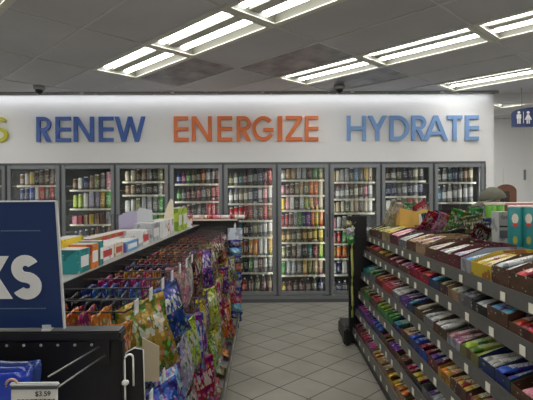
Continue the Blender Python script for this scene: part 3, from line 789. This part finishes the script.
b = MB(); b.tube([(x, -.003, z) for x, z in P[1:]], .0013, M['tie'], 6); part(b, 'edge_trim', t_)

# blue sign standing on endcap
SY = 1.075
sg = thing('sale_sign', 'dark blue sign with large white letters KS on the near endcap', 'sign', (-.460, SY, 1.222), 0)
sg.rotation_euler = (math.radians(7.5), 0, 0)
b = MB(); b.bbox(-.62, 0, -.003, .003, .006, .30, M['navy'], .001); part(b, 'panel', sg)
b = MB(); b.box(-.001, .003, -.004, .004, .004, .302, M['greytag']); b.box(-.62, .003, -.004, .004, .3, .302, M['greytag']); part(b, 'border', sg)
s = SY/F
b = MB(); put_letter(b, 'S', (13.5-61)*s, (328.5-296)*s, 29*s, 44.5*s, -.0042, -.003, M['white'], .25)
put_letter(b, 'K', (-23-61)*s, (328.5-295.5)*s, 35*s, 43*s, -.0042, -.003, M['white'], .25); part(b, 'lettering', sg)
b = MB()
for zz in (228, 306):
    for k in range(30):
        x = (43-61-k*2.75)*s; b.box(x, x+1.6*s, -.0040, -.003, (328.5-zz)*s, (328.5-zz+.8)*s, M['paleink'])
part(b, 'dotted_line', sg)
b = MB(); b.box(-.048, -.028, -.012, .012, 0, .004, M['greytag']); b.box(-.048, -.028, -.006, -.004, 0, .014, M['greytag']); part(b, 'holder_clip', sg)

# far endcap with tray of rolls, hanging strip of packets
fe = thing('endcap_display', 'black endcap at the far end of the left candy gondola', 'display rack', (-.72, 5.42, 0))
b = MB(); b.bbox(-.46, .44, 0, .03, 0, 1.24, M['black'], .004); part(b, 'panel', fe)
b = MB(); b.bbox(-.14, .44, -.02, .22, 1.241, 1.262, M['black'], .004); part(b, 'top_shelf', fe)
tr = thing('display_tray', 'open red and white tray of wrapped rolls on the far endcap', 'tray', (-.57, 5.50, 1.263))
b = MB(); b.box(-.27, .27, -.07, .07, 0, .004, M['redprint']); b.box(-.27, .27, -.074, -.07, 0, .018, M['creamprint']); b.box(-.27, .27, .07, .074, 0, .06, M['creamprint'])
b.box(-.274, -.27, -.074, .074, 0, .08, M['redprint']); b.box(.27, .274, -.074, .074, 0, .08, M['creamprint']); part(b, 'carton', tr)
b = MB(); b.lathe([(.012, 0), (.022, .006), (.024, .02), (.024, .11), (.02, .12), (.001, .124)], M['label'], 14); ROLL = b.mesh('wrapped_roll')
for k in range(10):
    c = ['pink', 'white', 'cream', 'red', 'pink', 'cream', 'white', 'pink', 'red', 'white'][k]
    o = obj('wrapped_roll', ROLL, None, (-.57-.24+k*.053, 5.50+.055, 1.263+.034)); o.rotation_euler = (PI/2, 0, random.uniform(0, 6)); o.color = jit(c); o.location.z = 1.30
    tag(o, f'{c} wrapped roll in the far endcap tray, {ORD[k+1]} from left', 'candy roll', 'rolls in the far endcap tray')
cs = thing('hanging_strip', 'clear clip strip hanging off the far end of the left gondola', 'clip strip', (-.315, 5.36, 1.2))
b = MB(); b.box(-.012, .012, -.001, .001, -1.12, .02, M['offwhite']); b.tube([(0, 0, .02), (0, .03, .035), (0, .06, .03)], .003, M['white'], 6); part(b, 'strip', cs)
b = MB(); b.bbox(-.085, .085, -.004, .0, -.16, -.02, M['white'], .002); o = part(b, 'header_card', cs); o.data.materials[0] = M['carton']; o.color = (.6, .65, .75, 1)
SM = [bag_mesh(.15, .13, .05, 31, .1), bag_mesh(.155, .12, .05, 32, .1)]
for k in range(10):
    c = ['navy', 'sky', 'navy', 'red', 'blue', 'lilac', 'navy', 'red', 'sky', 'navy'][k]
    o = obj('candy_packet', SM[k % 2], None, (-.315+random.uniform(-.008, .008), 5.325, 1.2-.155-k*.092)); o.rotation_euler = (.28, random.uniform(-.12, .12), random.uniform(-.12, .12)+PI*(k % 2)*0); o.color = jit(c)
    tag(o, f'{cn(c)} packet on the hanging clip strip, {ORD[k+1]} from the top', 'candy packet', 'packets on the far clip strip')

# ------------------------------------------------------------------ right gondola
AR = math.atan(10/F)
RM = Matrix.Rotation(-AR, 4, 'Z')     # local x = d, local y = s
def R(d, s, z=0): return RM @ Vector((d, s, z))
SN, SF = 1.25, 4.84
rg = thing('candy_shelving', 'right-hand gondola with six stepped shelves of chocolate bars', 'shelving', (0, 0, 0), -AR)
levels = [('top', 1.0, 1.125), ('second', .965, .965), ('third', .935, .735), ('fourth', .905, .535), ('fifth', .875, .355), ('bottom', .845, .155)]
DB = 1.40
rg.location = R(DB, SN); 
def RL(d, s): return (d-DB, s-SN)
b = MB(); b.box(0, .03, 0, SF-SN, .1, 1.10, M['black']); part(b, 'back_panel', rg)
b = MB(); b.box(.86-DB, .40, 0, SF-SN, 0, .10, M['black']); part(b, 'base', rg)
b = MB(); b.box(.38, .40, 0, SF-SN, .1, 1.10, M['black']); part(b, 'far_side_panel', rg)
b = MB(); b.bbox(.80-DB, .40, SF-SN+.002, SF-SN+.04, 0, 1.12, M['black'], .004); b.bbox(.80-DB, .99-DB, SF-SN+.002, SF-SN+.04, 1.12, 1.33, M['black'], .004); part(b, 'end_panel', rg)
b = MB(); b.bbox(.75-DB, .3, SF-SN+.045, SF-SN+.45, 0, .13, M['black'], .01); b.bbox(.76-DB, .28, SF-SN+.045, SF-SN+.43, .13, .16, M['blackp'], .01); b.bbox(.735-DB, .80-DB, SF-SN-.10, SF-SN+.05, 0, .17, M['black'], .015); part(b, 'end_foot', rg)
for nm, d, h in levels:
    b = MB(); x1 = .4 if nm == 'top' else -.001
    b.box(d-DB, x1, 0, SF-SN, h-.018, h-.002, M['shelf']); sh = part(b, 'shelf', rg)
    b = MB(); b.prism([(d-DB-.012, h-.052), (d-DB, h-.052), (d-DB, h+.014), (d-DB-.004, h+.014)], 0, SF-SN, M['greyrail']); part(b, 'ticket_rail', sh)
    k = 0; s_ = .06
    while s_ < SF-SN-.1:
        b = MB(); b.box(d-DB-.0145, d-DB-.012, s_, s_+.04, h-.046, h-.008, M['tagpaper']); part(b, 'price_tag', sh); s_ += random.choice((.17, .19, .22, .25)); k += 1

# candy bar
def bar_mesh(w=.042, l=.17, t=.018):
    b = MB(); bm = bmesh.new(); bmesh.ops.create_grid(bm, x_segments=4, y_segments=10, size=.5)
    bm.free(); vs = []; fs = []; nx, ny = 8, 12
    for j in range(ny+1):
        v = j/ny*2-1; e = max(0, 1-max(0, abs(v)-.80)/.12) if abs(v) > .80 else 1
        for i in range(nx):
            a = 2*PI*i/nx+PI/nx; ca, sa = math.cos(a), math.sin(a)
            sx = math.copysign(abs(ca)**.5, ca); sz = math.copysign(abs(sa)**.6, sa)
            vs.append((sx*w/2*(1.0 if e == 1 else 1.05), v*l/2, sz*t/2*max(.06, e)+t/2))
    for j in range(ny):
        for i in range(nx): fs.append((j*nx+i, j*nx+(i+1) % nx, (j+1)*nx+(i+1) % nx, (j+1)*nx+i))
    fs.append(tuple(range(nx))[::-1]); fs.append(tuple(ny*nx+i for i in range(nx)))
    b.add(vs, fs, M['bar'], None, True); return b.mesh('candy_bar')
BAR = bar_mesh()
def tray_mesh(w, dp, hf, hb):
    b = MB(); t = .003; m = M['carton']
    # local x = depth into the shelf, local y = width along the shelf
    b.box(0, dp, 0, w, 0, t, m); b.box(0, t, 0, w, t, hf, m); b.box(dp-t, dp, 0, w, t, hb, m)
    for y in (0, w-t): b.add([(t, y, t), (dp-t, y, t), (dp-t, y, hb), (dp*.45, y, hb*.95), (t, y, hf), (t, y+t, t), (dp-t, y+t, t), (dp-t, y+t, hb), (dp*.45, y+t, hb*.95), (t, y+t, hf)],
                [(0, 1, 2, 3, 4), (9, 8, 7, 6, 5), (0, 5, 6, 1), (1, 6, 7, 2), (2, 7, 8, 3), (3, 8, 9, 4), (4, 9, 5, 0)], m)
    return b.mesh('display_tray')
data = {  # photo x where each tray ends, tray colour, bar colour
 'top': [(372, 'brown', 'brown'), (380, 'brown', 'lime'), (388, 'tan', 'yellow'), (396, 'maroon', 'pink'), (404, 'grey', 'white'), (413, 'brown', 'tan'), (423, 'tan', 'tan'), (433, 'brown', 'cream'), (446, 'maroon', 'white'),
         (457, 'maroon', 'lilac'), (467, 'silver', 'sky'), (487, 'yellow', 'yellow'), (505, 'brown', 'silver'), (533, 'brown', 'red'), (580, 'brown', 'tan')],
 'second': [(368, 'maroon', 'maroon'), (376, 'brown', 'red'), (385, 'brown', 'gold'), (395, 'maroon', 'pink'), (406, 'brown', 'pink'), (416, 'crimson', 'crimson'), (426, 'crimson', 'red'), (436, 'navy', 'sky'), (444, 'brown', 'tan'),
            (456, 'tan', 'cream'), (468, 'grey', 'grey'), (482, 'black', 'silver'), (503, 'brown', 'sky'), (530, 'brown', 'red'), (580, 'red', 'crimson')],
 'third': [(361, 'navy', 'sky'), (367, 'teal', 'teal'), (373, 'grey', 'green'), (380, 'maroon', 'orange'), (389, 'red', 'crimson'), (397, 'grey', 'white'), (404, 'purple', 'purple'), (411, 'navy', 'blue'), (420, 'brown', 'cream'), (430, 'grey', 'white'),
           (443, 'brown', 'white'), (456, 'silver', 'pink'), (474, 'olive', 'lime'), (490, 'navy', 'white'), (505, 'navy', 'blue'), (530, 'brown', 'pink'), (580, 'red', 'red')],
 'fourth': [(362, 'olive', 'olive'), (368, 'green', 'olive'), (375, 'brown', 'red'), (383, 'green', 'lime'), (390, 'green', 'green'), (398, 'navy', 'teal'), (406, 'brown', 'tan'), (415, 'navy', 'blue'), (424, 'blue', 'crimson'), (434, 'maroon', 'purple'),
            (446, 'gold', 'orange'), (462, 'brown', 'gold'), (480, 'maroon', 'crimson'), (510, 'brown', 'tan')],
 'fifth': [(362, 'purple', 'magenta'), (370, 'purple', 'purple'), (378, 'navy', 'blue'), (385, 'brown', 'gold'), (393, 'maroon', 'purple'), (401, 'brown', 'brown'), (408, 'brown', 'crimson'), (418, 'black', 'yellow'), (426, 'grey', 'purple'), (434, 'grey', 'silver'), (450, 'tan', 'orange'), (480, 'brown', 'gold')],
 'bottom': [(358, 'maroon', 'maroon'), (364, 'maroon', 'crimson'), (370, 'grey', 'magenta'), (377, 'tan', 'gold'), (384, 'tan', 'tan'), (393, 'gold', 'yellow'), (402, 'tan', 'orange'), (412, 'brown', 'brown'), (425, 'grey', 'red'), (450, 'navy', 'purple')]}
for nm, d, h in levels:
    s0 = SF-.02
    dp = {'top': .30}.get(nm, .27)
    for ti, (pxe, tc_, bc) in enumerate(data[nm]):
        random.seed(ti*7+int(h*1000))
        s1 = max(d*F/(pxe-272), SN+.02)
        w = s0-s1-.006
        if w < .05: continue
        hf = random.uniform(.045, .07); hb = hf+.05
        if nm == 'top': hf += .022; hb += .03
        T = RM @ Matrix.Translation((d+.012, s1, h))
        o = obj('display_tray', tray_mesh(w, dp, hf, hb), None, None, T); o.color = (*[q*.55 for q in COL[tc_]], 1)
        tag(o, f'{cn(tc_)} display tray of {cn(bc)} bars, {ORD[ti+1]} from far end, {nm} right-hand shelf', 'tray', f'display trays on the {nm} right-hand shelf')
        n = max(1, int((w-.012)/.053)); pitch = (w-.008)/n
        for i in range(n):
            tilt = math.radians(-12 if nm != 'top' else -14)+random.uniform(-.05, .05)
            for q in range(0 if random.random() < .09 else 1):
                T = RM @ Matrix.Translation((d+.012+.004+.10+q*.1, s1+.004+pitch*(i+.5), h+hf-.004+random.uniform(-.004, .010))) @ Matrix.Rotation(tilt, 4, 'Y') @ Matrix.Rotation(-PI/2+random.uniform(-.10, .10), 4, 'Z')
                o = obj('candy_bar', BAR, None, None, T @ Matrix.Diagonal((min(1.3, pitch/.046), 1.2, 1.35, 1)))
                o.color = tuple(q*.82 for q in jit(bc, .35)[:3])+(1,)
                tag(o, f'{cn(bc)} candy bar, {ORD[n-i]} from far side, {ORD[ti+1]} tray from far end, {nm} shelf', 'candy bar', f'candy bars on the {nm} right-hand shelf')
        s0 = s1
# grey divider on second shelf
T = RM @ Matrix.Translation((.98, 2.47, .966)); b = MB(); b.prism([(0, 0), (.28, 0), (.28, .10), (.05, .10), (0, .05)], 0, .003, M['greytag'])
tag(b.build('shelf_divider', None, None, T), 'grey sheet divider standing on second right-hand shelf', 'divider')

# goods on the top deck behind the bars
TD = 1.125
def deck(name, lab, cat, px, s_, grp=None):
    """thing standing on the deck at distance s_, seen at photo column px"""
    d = (px-272)/F*s_
    return thing(name, lab, cat, tuple(R(d, s_, TD-.001)), -AR, grp), d
# tall teal canisters
for k in range(3):
    t, d = deck('snack_canister', f'tall teal canister with cream oval label, {ORD[k+1]} from left at right edge', 'canister', 513.5+13.2*k, 2.62-.02*k, 'teal canisters on the top deck')
    t.location.z = 1.228
    b = MB(); b.lathe([(.036, 0), (.0375, .003), (.0375, .235), (.036, .238)], M['tealprint'], 24); part(b, 'body', t)
    b = MB(); b.lathe([(.0385, .236), (.0385, .246), (.03, .248)], M['offwhite'], 24); part(b, 'lid', t)
    for ln_, (zc, rx, rz_, m) in zip(('label', 'lower_print', 'emblem'), ((.175, .017, .028, M['creamprint']), (.055, .012, .022, mat('gold_art', (.35, .30, .05), .4)), (.14, .014, .010, M['redprint']))):
        b = MB(); n = 12; e_ = .0004 if ln_ == 'emblem' else 0; vs = []; fs = []
        for i in range(n+1):
            xx = rx*(2*i/n-1)*.999; hh = rz_*math.sqrt(1-(2*i/n-1)**2); yy = -math.sqrt((.0382+e_)**2-xx*xx)
            vs += [(xx, yy, zc-hh), (xx, yy, zc+hh)]
            if i: fs.append((2*i-2, 2*i, 2*i+1, 2*i-1))
        b.add(vs, fs, m); part(b, ln_, t)
    t.rotation_euler = (0, 0, -.5)
# riser the canisters and flat box stand on
t = thing('display_riser', 'dark riser shelf along the back of the right gondola top', 'riser', tuple(R(1.36, 2.1, TD-.001)), -AR)
b = MB(); b.box(0, .43, 0, 2.7, .087, .102, M['black']); part(b, 'top_board', t)
for yy in (.02, 1.35, 2.66):
    b = MB(); b.box(.03, .40, yy, yy+.02, 0, .087, M['black']); part(b, 'leg', t)

# white boxes and flat pink carton
t, d = deck('snack_box', 'grey-white tall box left of the teal canisters', 'box', 500.5, 3.05); t.location.z = 1.228
b = MB(); b.bbox(-.045, .045, -.05, .05, 0, .2, M['carton'], .002); o = part(b, 'carton', t); o.color = (.42, .44, .42, 1)
b = MB(); b.box(-.04, .04, -.052, -.05, .03, .08, M['aludark']); b.box(-.04, .04, -.052, -.05, .1, .11, M['black']); part(b, 'front_print', t)
t, d = deck('flat_carton', 'flat pink and white carton lying across the canister tops', 'box', 514, 2.80); t.location.z = 1.477
t.location = (1.56, 2.74, 1.4775)
b = MB(); b.bbox(-.17, .24, -.12, .15, 0, .013, M['offwhite'], .002); part(b, 'carton', t); b = MB(); b.box(-.172, .242, -.123, -.12, .001, .012, mat('pink_print', (.55, .2, .2), .5)); part(b, 'edge_print', t)
# green canisters
for k in range(2):
    t, d = deck('snack_canister', ('nearer' if k == 0 else 'farther')+' tall lime green canister standing below the cap', 'canister', 489.5+8*k, 3.62+.04*k, 'green canisters on the top deck'); t.location.z = 1.228
    b = MB(); b.lathe([(.037, 0), (.0385, .003), (.0385, .225), (.037, .23)], M['plain'], 20); o = part(b, 'body', t); o.color = (.16, .42, .06, 1)
    b = MB(); b.lathe([(.039, .228), (.039, .237), (.03, .24)], M['lime'], 20); part(b, 'lid', t)
# yellow open carton with bags
t, d = deck('open_carton', 'open yellow-orange cardboard carton on top deck of right gondola', 'carton', 413, 4.35); t.location.z = 1.228
b = MB(); w = .155
b.prism([(-w, 0), (w, 0), (w+.01, .17), (w*.4, .19), (0, .165), (-w, .20)], -.09, -.086, M['cartony']); b.box(-w, w, -.09, .09, 0, .004, M['cartony']); b.box(-w, w, .086, .09, 0, .15, M['cartony'])
for x in (-w, w-.004): b.box(x, x+.004, -.086, .086, 0, .15, M['cartony'])
part(b, 'carton', t)
b = MB(); b.box(.02, .15, -.0925, -.09, .04, .14, M['creamprint']); part(b, 'front_print', t)
def topbag(px, s_, zbot, col, lab, rx, ry, rz, me=None, sc=1):
    d = (px-272)/F*s_; o = obj('snack_bag', me or BAGS[int(px) % 4], None, tuple(R(d, s_, zbot+.225*sc))); o.rotation_euler = (rx, ry, rz); o.scale = (sc,)*3; o.color = (*[q*.55 for q in COL[col]], 1)
    tag(o, lab, 'snack bag', 'snack bags on the right top deck')
for a in [(399, 4.35, 1.25, 'cream', 'cream bag sticking out of left side of the yellow carton', .3, .3, .2),
          (408, 4.38, 1.25, 'green', 'dark green bag in the middle of the yellow carton', .1, 0, .1),
          (418, 4.36, 1.25, 'red', 'red bag leaning right in the yellow carton', .1, -.5, .2),
          (429, 4.1, 1.17, 'teal', 'pale teal bag standing right of the yellow carton', .2, -.2, .1),
          (436, 3.9, 1.17, 'red', 'red bag lying behind the tan bars on top deck', .5, .3, .3),
          (443, 3.75, 1.16, 'crimson', 'crimson bag beside the red bag on top deck', .6, -.1, -.2),
          (449, 3.65, 1.16, 'pink', 'pink bag between crimson and green bags on top deck', .5, .3, .1),
          (455, 3.45, 1.18, 'orange', 'orange bag left of the green bags on top deck', .4, -.3, .2),
          (462, 3.4, 1.20, 'green', 'first green bag, left of the grey-green bags on top deck', .3, .3, .1),
          (470, 3.3, 1.17, 'olive', 'olive green bag right of the first green bag on top deck', .2, -.2, -.2),
          (475, 3.6, 1.22, 'green', 'dark green bag at back below the cap visor', .2, .1, .4),
          (482, 3.35, 1.15, 'navy', 'dark blue bag beside the lime green canisters', .1, .1, .2),
          (486, 3.15, 1.10, 'maroon', 'maroon bag in front of the lime green canisters', .5, .4, .2)]:
    topbag(*a)
b = MB(); b.bbox(-.12, .10, -.05, .05, 0, .018, M['offwhite'], .006); T = RM @ Matrix.Translation(((462-272)/F*3.35, 3.35, 1.125+.315))
topbag(466, 3.3, 1.12, 'white', 'white bag lying across top of the green bags', 1.35, .1, .3, sc=.8)

# lime edged clip strip at far end of the right gondola
cs = thing('hanging_strip', 'clip strip with lime green edge hanging at far end of right gondola', 'clip strip', (W(350.6, 225, 4.78)[0], 4.70, W(0, 226, 4.7)[2]), 0)
b = MB(); pts = []
for k in range(16): pts.append((.004*math.sin(k*1.1), 0, -k*.0625))
b.tube(pts, .012, M['lime'], 8); part(b, 'edge', cs)
b = MB(); b.box(-.06, .0, .008, .010, -.18, .03, M['blackp']); part(b, 'strip', cs)
b = MB(); b.tube([(0, 0, 0), (.03, .03, .02), (.06, .1, .03)], .004, M['darkwire'], 6); part(b, 'hanger', cs)
for k, (c, dx, dz) in enumerate((('olive', -.035, .05), ('silver', -.02, -.02), ('green', -.03, -.10))):
    o = obj('candy_packet', SM[k % 2], None, (cs.location.x+dx, 4.68, cs.location.z+dz)); o.scale = (.6, .6, .7); o.rotation_euler = (.1, .3-.3*k, .2); o.color = jit(c)
    tag(o, f'small {cn(c)} packet on the lime-edged strip, {ORD[k+1]} from the top', 'candy packet', 'packets on the lime-edged strip')

# ------------------------------------------------------------------ person behind the gondola
def skin_obj(name, V, E, rad, m, parent, sub=2):
    bm = bmesh.new(); ly = bm.verts.layers.skin.verify(); vs = [bm.verts.new(v) for v in V]
    for a, c in E: bm.edges.new((vs[a], vs[c]))
    for i, (v, r) in enumerate(zip(vs, rad)):
        v[ly].radius = r if isinstance(r, tuple) else (r, r); v[ly].use_root = (i == 0)
    me = bpy.data.meshes.new(name); bm.to_mesh(me); bm.free(); me.materials.append(m)
    o = obj(name, me, parent)
    s = o.modifiers.new('Skin', 'SKIN'); s.use_smooth_shade = True
    sb = o.modifiers.new('Sub', 'SUBSURF'); sb.levels = sub; sb.render_levels = sub
    dg = bpy.context.evaluated_depsgraph_get(); dg.update()
    m2 = bpy.data.meshes.new_from_object(o.evaluated_get(dg)); o.modifiers.clear(); o.data = m2
    for p in m2.polygons: p.use_smooth = True
    return o
pp = thing('person', 'person in a grey-green baseball cap standing behind the right gondola', 'person', (2.33, 4.65, 0), math.radians(100))
# local frame: faces +x  (rotated so the face points left in the photo)
pp.rotation_euler = (0, 0, math.radians(180))
pp.scale = (1.08, 1.08, .925); pp.location.x = 2.36
V = [(0, 0, .92), (0, 0, 1.08), (-.01, 0, 1.28), (0, 0, 1.38), (.015, 0, 1.46), (.03, 0, 1.56)]
E = [(0, 1), (1, 2), (2, 3), (3, 4), (4, 5)]; rad = [(.12, .15), (.11, .14), (.12, .17), (.08, .1), (.052, .055), (.05, .05)]
for sy in (1, -1):
    n = len(V); V += [(.0, .17*sy, 1.34), (-.02, .21*sy, 1.08), (.12, .2*sy, .88), (.2, .19*sy, .87)]; E += [(3, n), (n, n+1), (n+1, n+2), (n+2, n+3)]; rad += [.06, .045, .032, .03]
    for q, (dy, ln) in enumerate(((-.03, .06), (-.01, .075), (.01, .07), (.03, .055))):
        m_ = len(V); V += [(.25, .19*sy+dy, .865), (.25+ln, .19*sy+dy, .85)]; E += [(n+3, m_), (m_, m_+1)]; rad += [.009, .008]
    m_ = len(V); V += [(.235, .19*sy-.05*sy, .875)]; E += [(n+3, m_)]; rad += [.01]
    n = len(V); V += [(0, .09*sy, .85), (.015, .1*sy, .48), (-.02, .1*sy, .09), (.12, .11*sy, .03)]; E += [(0, n), (n, n+1), (n+1, n+2), (n+2, n+3)]; rad += [.09, .06, .042, (.035, .03)]
skin_obj('body', V, E, rad, M['skin'], pp)
Vs = [(0, 0, .92), (0, 0, 1.08), (-.01, 0, 1.28), (0, 0, 1.40)]; Es = [(0, 1), (1, 2), (2, 3)]; rs = [(.135, .165), (.125, .155), (.135, .185), (.085, .1)]
for sy in (1, -1):
    n = len(Vs); Vs += [(.0, .18*sy, 1.34), (-.02, .215*sy, 1.08), (.10, .2*sy, .91)]; Es += [(3, n), (n, n+1), (n+1, n+2)]; rs += [.072, .058, .045]
skin_obj('shirt', Vs, Es, rs, M['shirt'], pp)
Vt = [(0, 0, .93)]; Et = []; rt = [(.13, .16)]
for sy in (1, -1):
    n = len(Vt); Vt += [(0, .09*sy, .84), (.015, .1*sy, .48), (-.02, .1*sy, .11)]; Et += [(0, n), (n, n+1), (n+1, n+2)]; rt += [.1, .072, .058]
skin_obj('trousers', Vt, Et, rt, M['trouser'], pp)
bm = bmesh.new(); bmesh.ops.create_uvsphere(bm, u_segments=28, v_segments=20, radius=1)
for v in bm.verts:
    x, y, z = v.co; f = 1
    jx = .10*x*(1-.12*max(0, -z)); jy = .077*y*(1-.28*max(0, -z)); jz = .118*z
    if x > .75 and abs(y) < .22 and -.3 < z < .15: jx += .022*(1-abs(y)/.22)*(1-abs(z+.12)/.25 if abs(z+.12) < .25 else 0)
    if x > .6 and abs(abs(y)-.38) < .16 and abs(z-.05) < .12: jx -= .007
    if x > .7 and abs(y) < .35 and abs(z+.45) < .08: jx += .005
    v.co = (jx, jy, jz)
b = MB(); b.frombm(bm, M['skin'], Matrix.Translation((.03, 0, 1.62)), True)
for sy in (1, -1): b.lathe([(.002, 0), (.02, .002), (.024, .008), (.012, .01)], M['skin'], 12, Matrix.Translation((.02, .073*sy, 1.615)) @ Matrix.Rotation(-sy*PI/2, 4, 'X') @ Matrix.Scale(1.5, 4, (0, 1, 0)))
part(b, 'head', pp)
b = MB()
for sy in (1, -1):
    bm = bmesh.new(); bmesh.ops.create_uvsphere(bm, u_segments=10, v_segments=8, radius=.010); b.frombm(bm, M['eye'], Matrix.Translation((.114, .029*sy, 1.627)), True)
part(b, 'eyes', pp)
bm = bmesh.new(); bmesh.ops.create_uvsphere(bm, u_segments=24, v_segments=14, radius=1)
bmesh.ops.delete(bm, geom=[v for v in bm.verts if v.co.z < -.4 or (v.co.x > .35 and v.co.z < .3)], context='VERTS')
b = MB(); b.frombm(bm, M['hair'], Matrix.Translation((.022, 0, 1.625)) @ Matrix.Diagonal((.106, .083, .12, 1)), True); part(b, 'hair', pp)
CTm = Matrix.Translation((.025, 0, 1.63)) @ Matrix.Rotation(math.radians(15), 4, 'Y')
bm = bmesh.new(); bmesh.ops.create_uvsphere(bm, u_segments=28, v_segments=18, radius=1)
bmesh.ops.delete(bm, geom=[v for v in bm.verts if v.co.z < .02], context='VERTS')
cp = MB(); cp.frombm(bm, M['capm'], CTm @ Matrix.Diagonal((.118, .103, .125, 1)), True)
cp.lathe([(1, -.01), (1.0, .02)], M['capm'], 28, CTm @ Matrix.Diagonal((.1185, .1035, 1.2, 1)), cap=False)
cp.lathe([(.001, .128), (.008, .127), (.009, .122)], M['capm'], 10, CTm, cap=False)
o = part(cp, 'cap_crown', pp, label='grey-green cloth cap crown')
b = MB(); vs = []; n = 12
for zz in (0, -.007):
    for i in range(n+1):
        a = -PI/2+PI*i/n; x, y = math.cos(a), math.sin(a)
        vs.append((.108*math.cos(a*.78), .098*math.sin(a*.95), .004+zz)); vs.append((.085+.15*max(0, x)**.8, .085*y, -.018-.02*abs(y)+zz))
fs = []
N = 2*(n+1)
for i in range(n):
    a = 2*i; fs += [(a, a+1, a+3, a+2), (N+a, N+a+2, N+a+3, N+a+1), (a+1, N+a+1, N+a+3, a+3)]
b.add(vs, fs, M['capm'], CTm, True); part(b, 'cap_visor', pp)

# ------------------------------------------------------------------ right background
# brown rounded wooden rack top, wall panels, blue disc, restroom sign
x0, _, z0 = W(497, 212, 5.9); x1, _, z1 = W(517.5, 186, 5.9)
t = thing('wooden_rack', 'brown rounded-top wooden rack beyond the right gondola', 'rack', ((x0+x1)/2, 5.9, 0))
w = (x1-x0)/2; z1 = W(0, 185.5, 5.9)[2]
P = [(-w-.02, 0), (w, 0), (w, z1-.09)]+[(w*math.cos(a), z1-.09+.09*math.sin(a)) for a in [k*PI/16 for k in range(1, 16)]]+[(-w-.02, z1-.09)]
b = MB(); b.prism([(x-.0, z) for x, z in P], -.012, .012, M['brown']); part(b, 'back_board', t)
for k in range(5):
    b = MB(); b.bbox(-w, w, -.16, -.012, .2+k*.27, .218+k*.27, M['brown']); part(b, 'shelf', t)
b = MB(); b.box(-w*.55, w*.3, -.014, -.012, z1-.23, z1-.09, mat('dark_opening', (.04, .025, .015), .6)); part(b, 'front_panel', t)
b = MB(); b.box(-w-.02, -w, -.16, .012, 0, 1.2, M['brown']); b.box(w, w+.02, -.16, .012, 0, 1.2, M['brown']); part(b, 'side_frame', t)
b = MB(); zl = W(0, 163.5, YF)[2]; b.box(3.42, XR, YF-.015, YF, zl-.018, zl+.018, M['wall2']); struct(b.build('trim_3'))
xd = W(527.5, 0, YF)[0]
b = MB(); b.box(xd-.45, xd, YF-.02, YF-.001, 0, zl-.12, M['wall2']); d_ = struct(b.build('door_1'))
b = MB(); b.bbox(xd-.06, xd-.03, YF-.06, YF-.02, 1.85, 2.05, M['alu']); b.parent = None if False else None
o = b.build('door_closer', d_)
o['kind'] = 'structure'
x, _, z = W(497.5, 157, 8.3); t = thing('wall_phone', 'small blue rounded box just past the end of the cooler wall', 'wall box', (x-.08, 8.3, z-.1))
t.location = (XW+.0, 7.9, W(0, 163, 7.9)[2])
b = MB(); b.bbox(0, .14, -.06, .06, 0, .17, mat('blue_plastic', (.03, .07, .3), .35), .04); part(b, 'cover', t)
b = MB(); b.box(0, .03, -.03, .03, -.12, 0, M['aludark']); part(b, 'bracket', t)
SYD = 6.4
x0, _, zb = W(513.2, 128, SYD); zt = W(0, 107.5, SYD)[2]; zl_ = W(0, 115, SYD)[2]
t = thing('restroom_sign', 'dark blue arched restroom sign hanging from the ceiling at right edge', 'sign', (x0, SYD, zb))
wS = 1.15; hS = zt-zb; hl = zl_-zb
P = [(0, 0), (wS, 0), (wS, hl)]+[(wS/2+wS/2*math.cos(a), hl+(hS-hl)*math.sin(a)**.8) for a in [k*PI/20 for k in range(1, 20)]]+[(0, hl)]
b = MB(); b.prism(P, -.01, .01, M['signnavy']); part(b, 'panel', t)
b = MB()
def figure(mb, cx, w, skirt):
    h = .175; z = .045
    n = 14; mb.prism([(cx+.02*math.cos(2*PI*k/n), z+h-.02+.02*math.sin(2*PI*k/n)) for k in range(n)], -.013, -.01, M['white'])
    if skirt: mb.prism([(cx-.012, z+h-.045), (cx-.05, z+.055), (cx+.05, z+.055), (cx+.012, z+h-.045)], -.013, -.01, M['white'])
    else: mb.prism([(cx-.03, z+h-.045), (cx-.032, z+.07), (cx+.032, z+.07), (cx+.03, z+h-.045)], -.013, -.01, M['white'])
    for q in (-.014, .014): mb.box(cx+q-.009, cx+q+.009, -.013, -.01, z, z+.075, M['white'])
figure(b, .095, 1, False); figure(b, .225, 1, True); b.box(.156, .162, -.013, -.01, .05, .21, M['white'])
part(b, 'symbols', t)
b = MB(); xx = .315
for ch in 'RESTROOMS': put_letter(b, ch, xx, .075, .06, .105, -.013, -.01, M['white'], .2); xx += .078
part(b, 'lettering', t)
for x in (.14, 1.0):
    b = MB(); b.tube([(x, 0, hS*.9), (x, 0, H-zb-.005)], .004, M['camgrey'], 6); part(b, 'hanging_wire', t)

# ------------------------------------------------------------------ render settings
sc = bpy.context.scene
w_ = bpy.data.worlds.new('world'); sc.world = w_; w_.use_nodes = True
w_.node_tree.nodes['Background'].inputs[0].default_value = (.5, .55, .6, 1); w_.node_tree.nodes['Background'].inputs[1].default_value = .0
sc.view_settings.view_transform = 'Standard'; sc.view_settings.look = 'None'; sc.view_settings.gamma = 1; sc.view_settings.use_curve_mapping = False
sc.view_settings.exposure = -.55
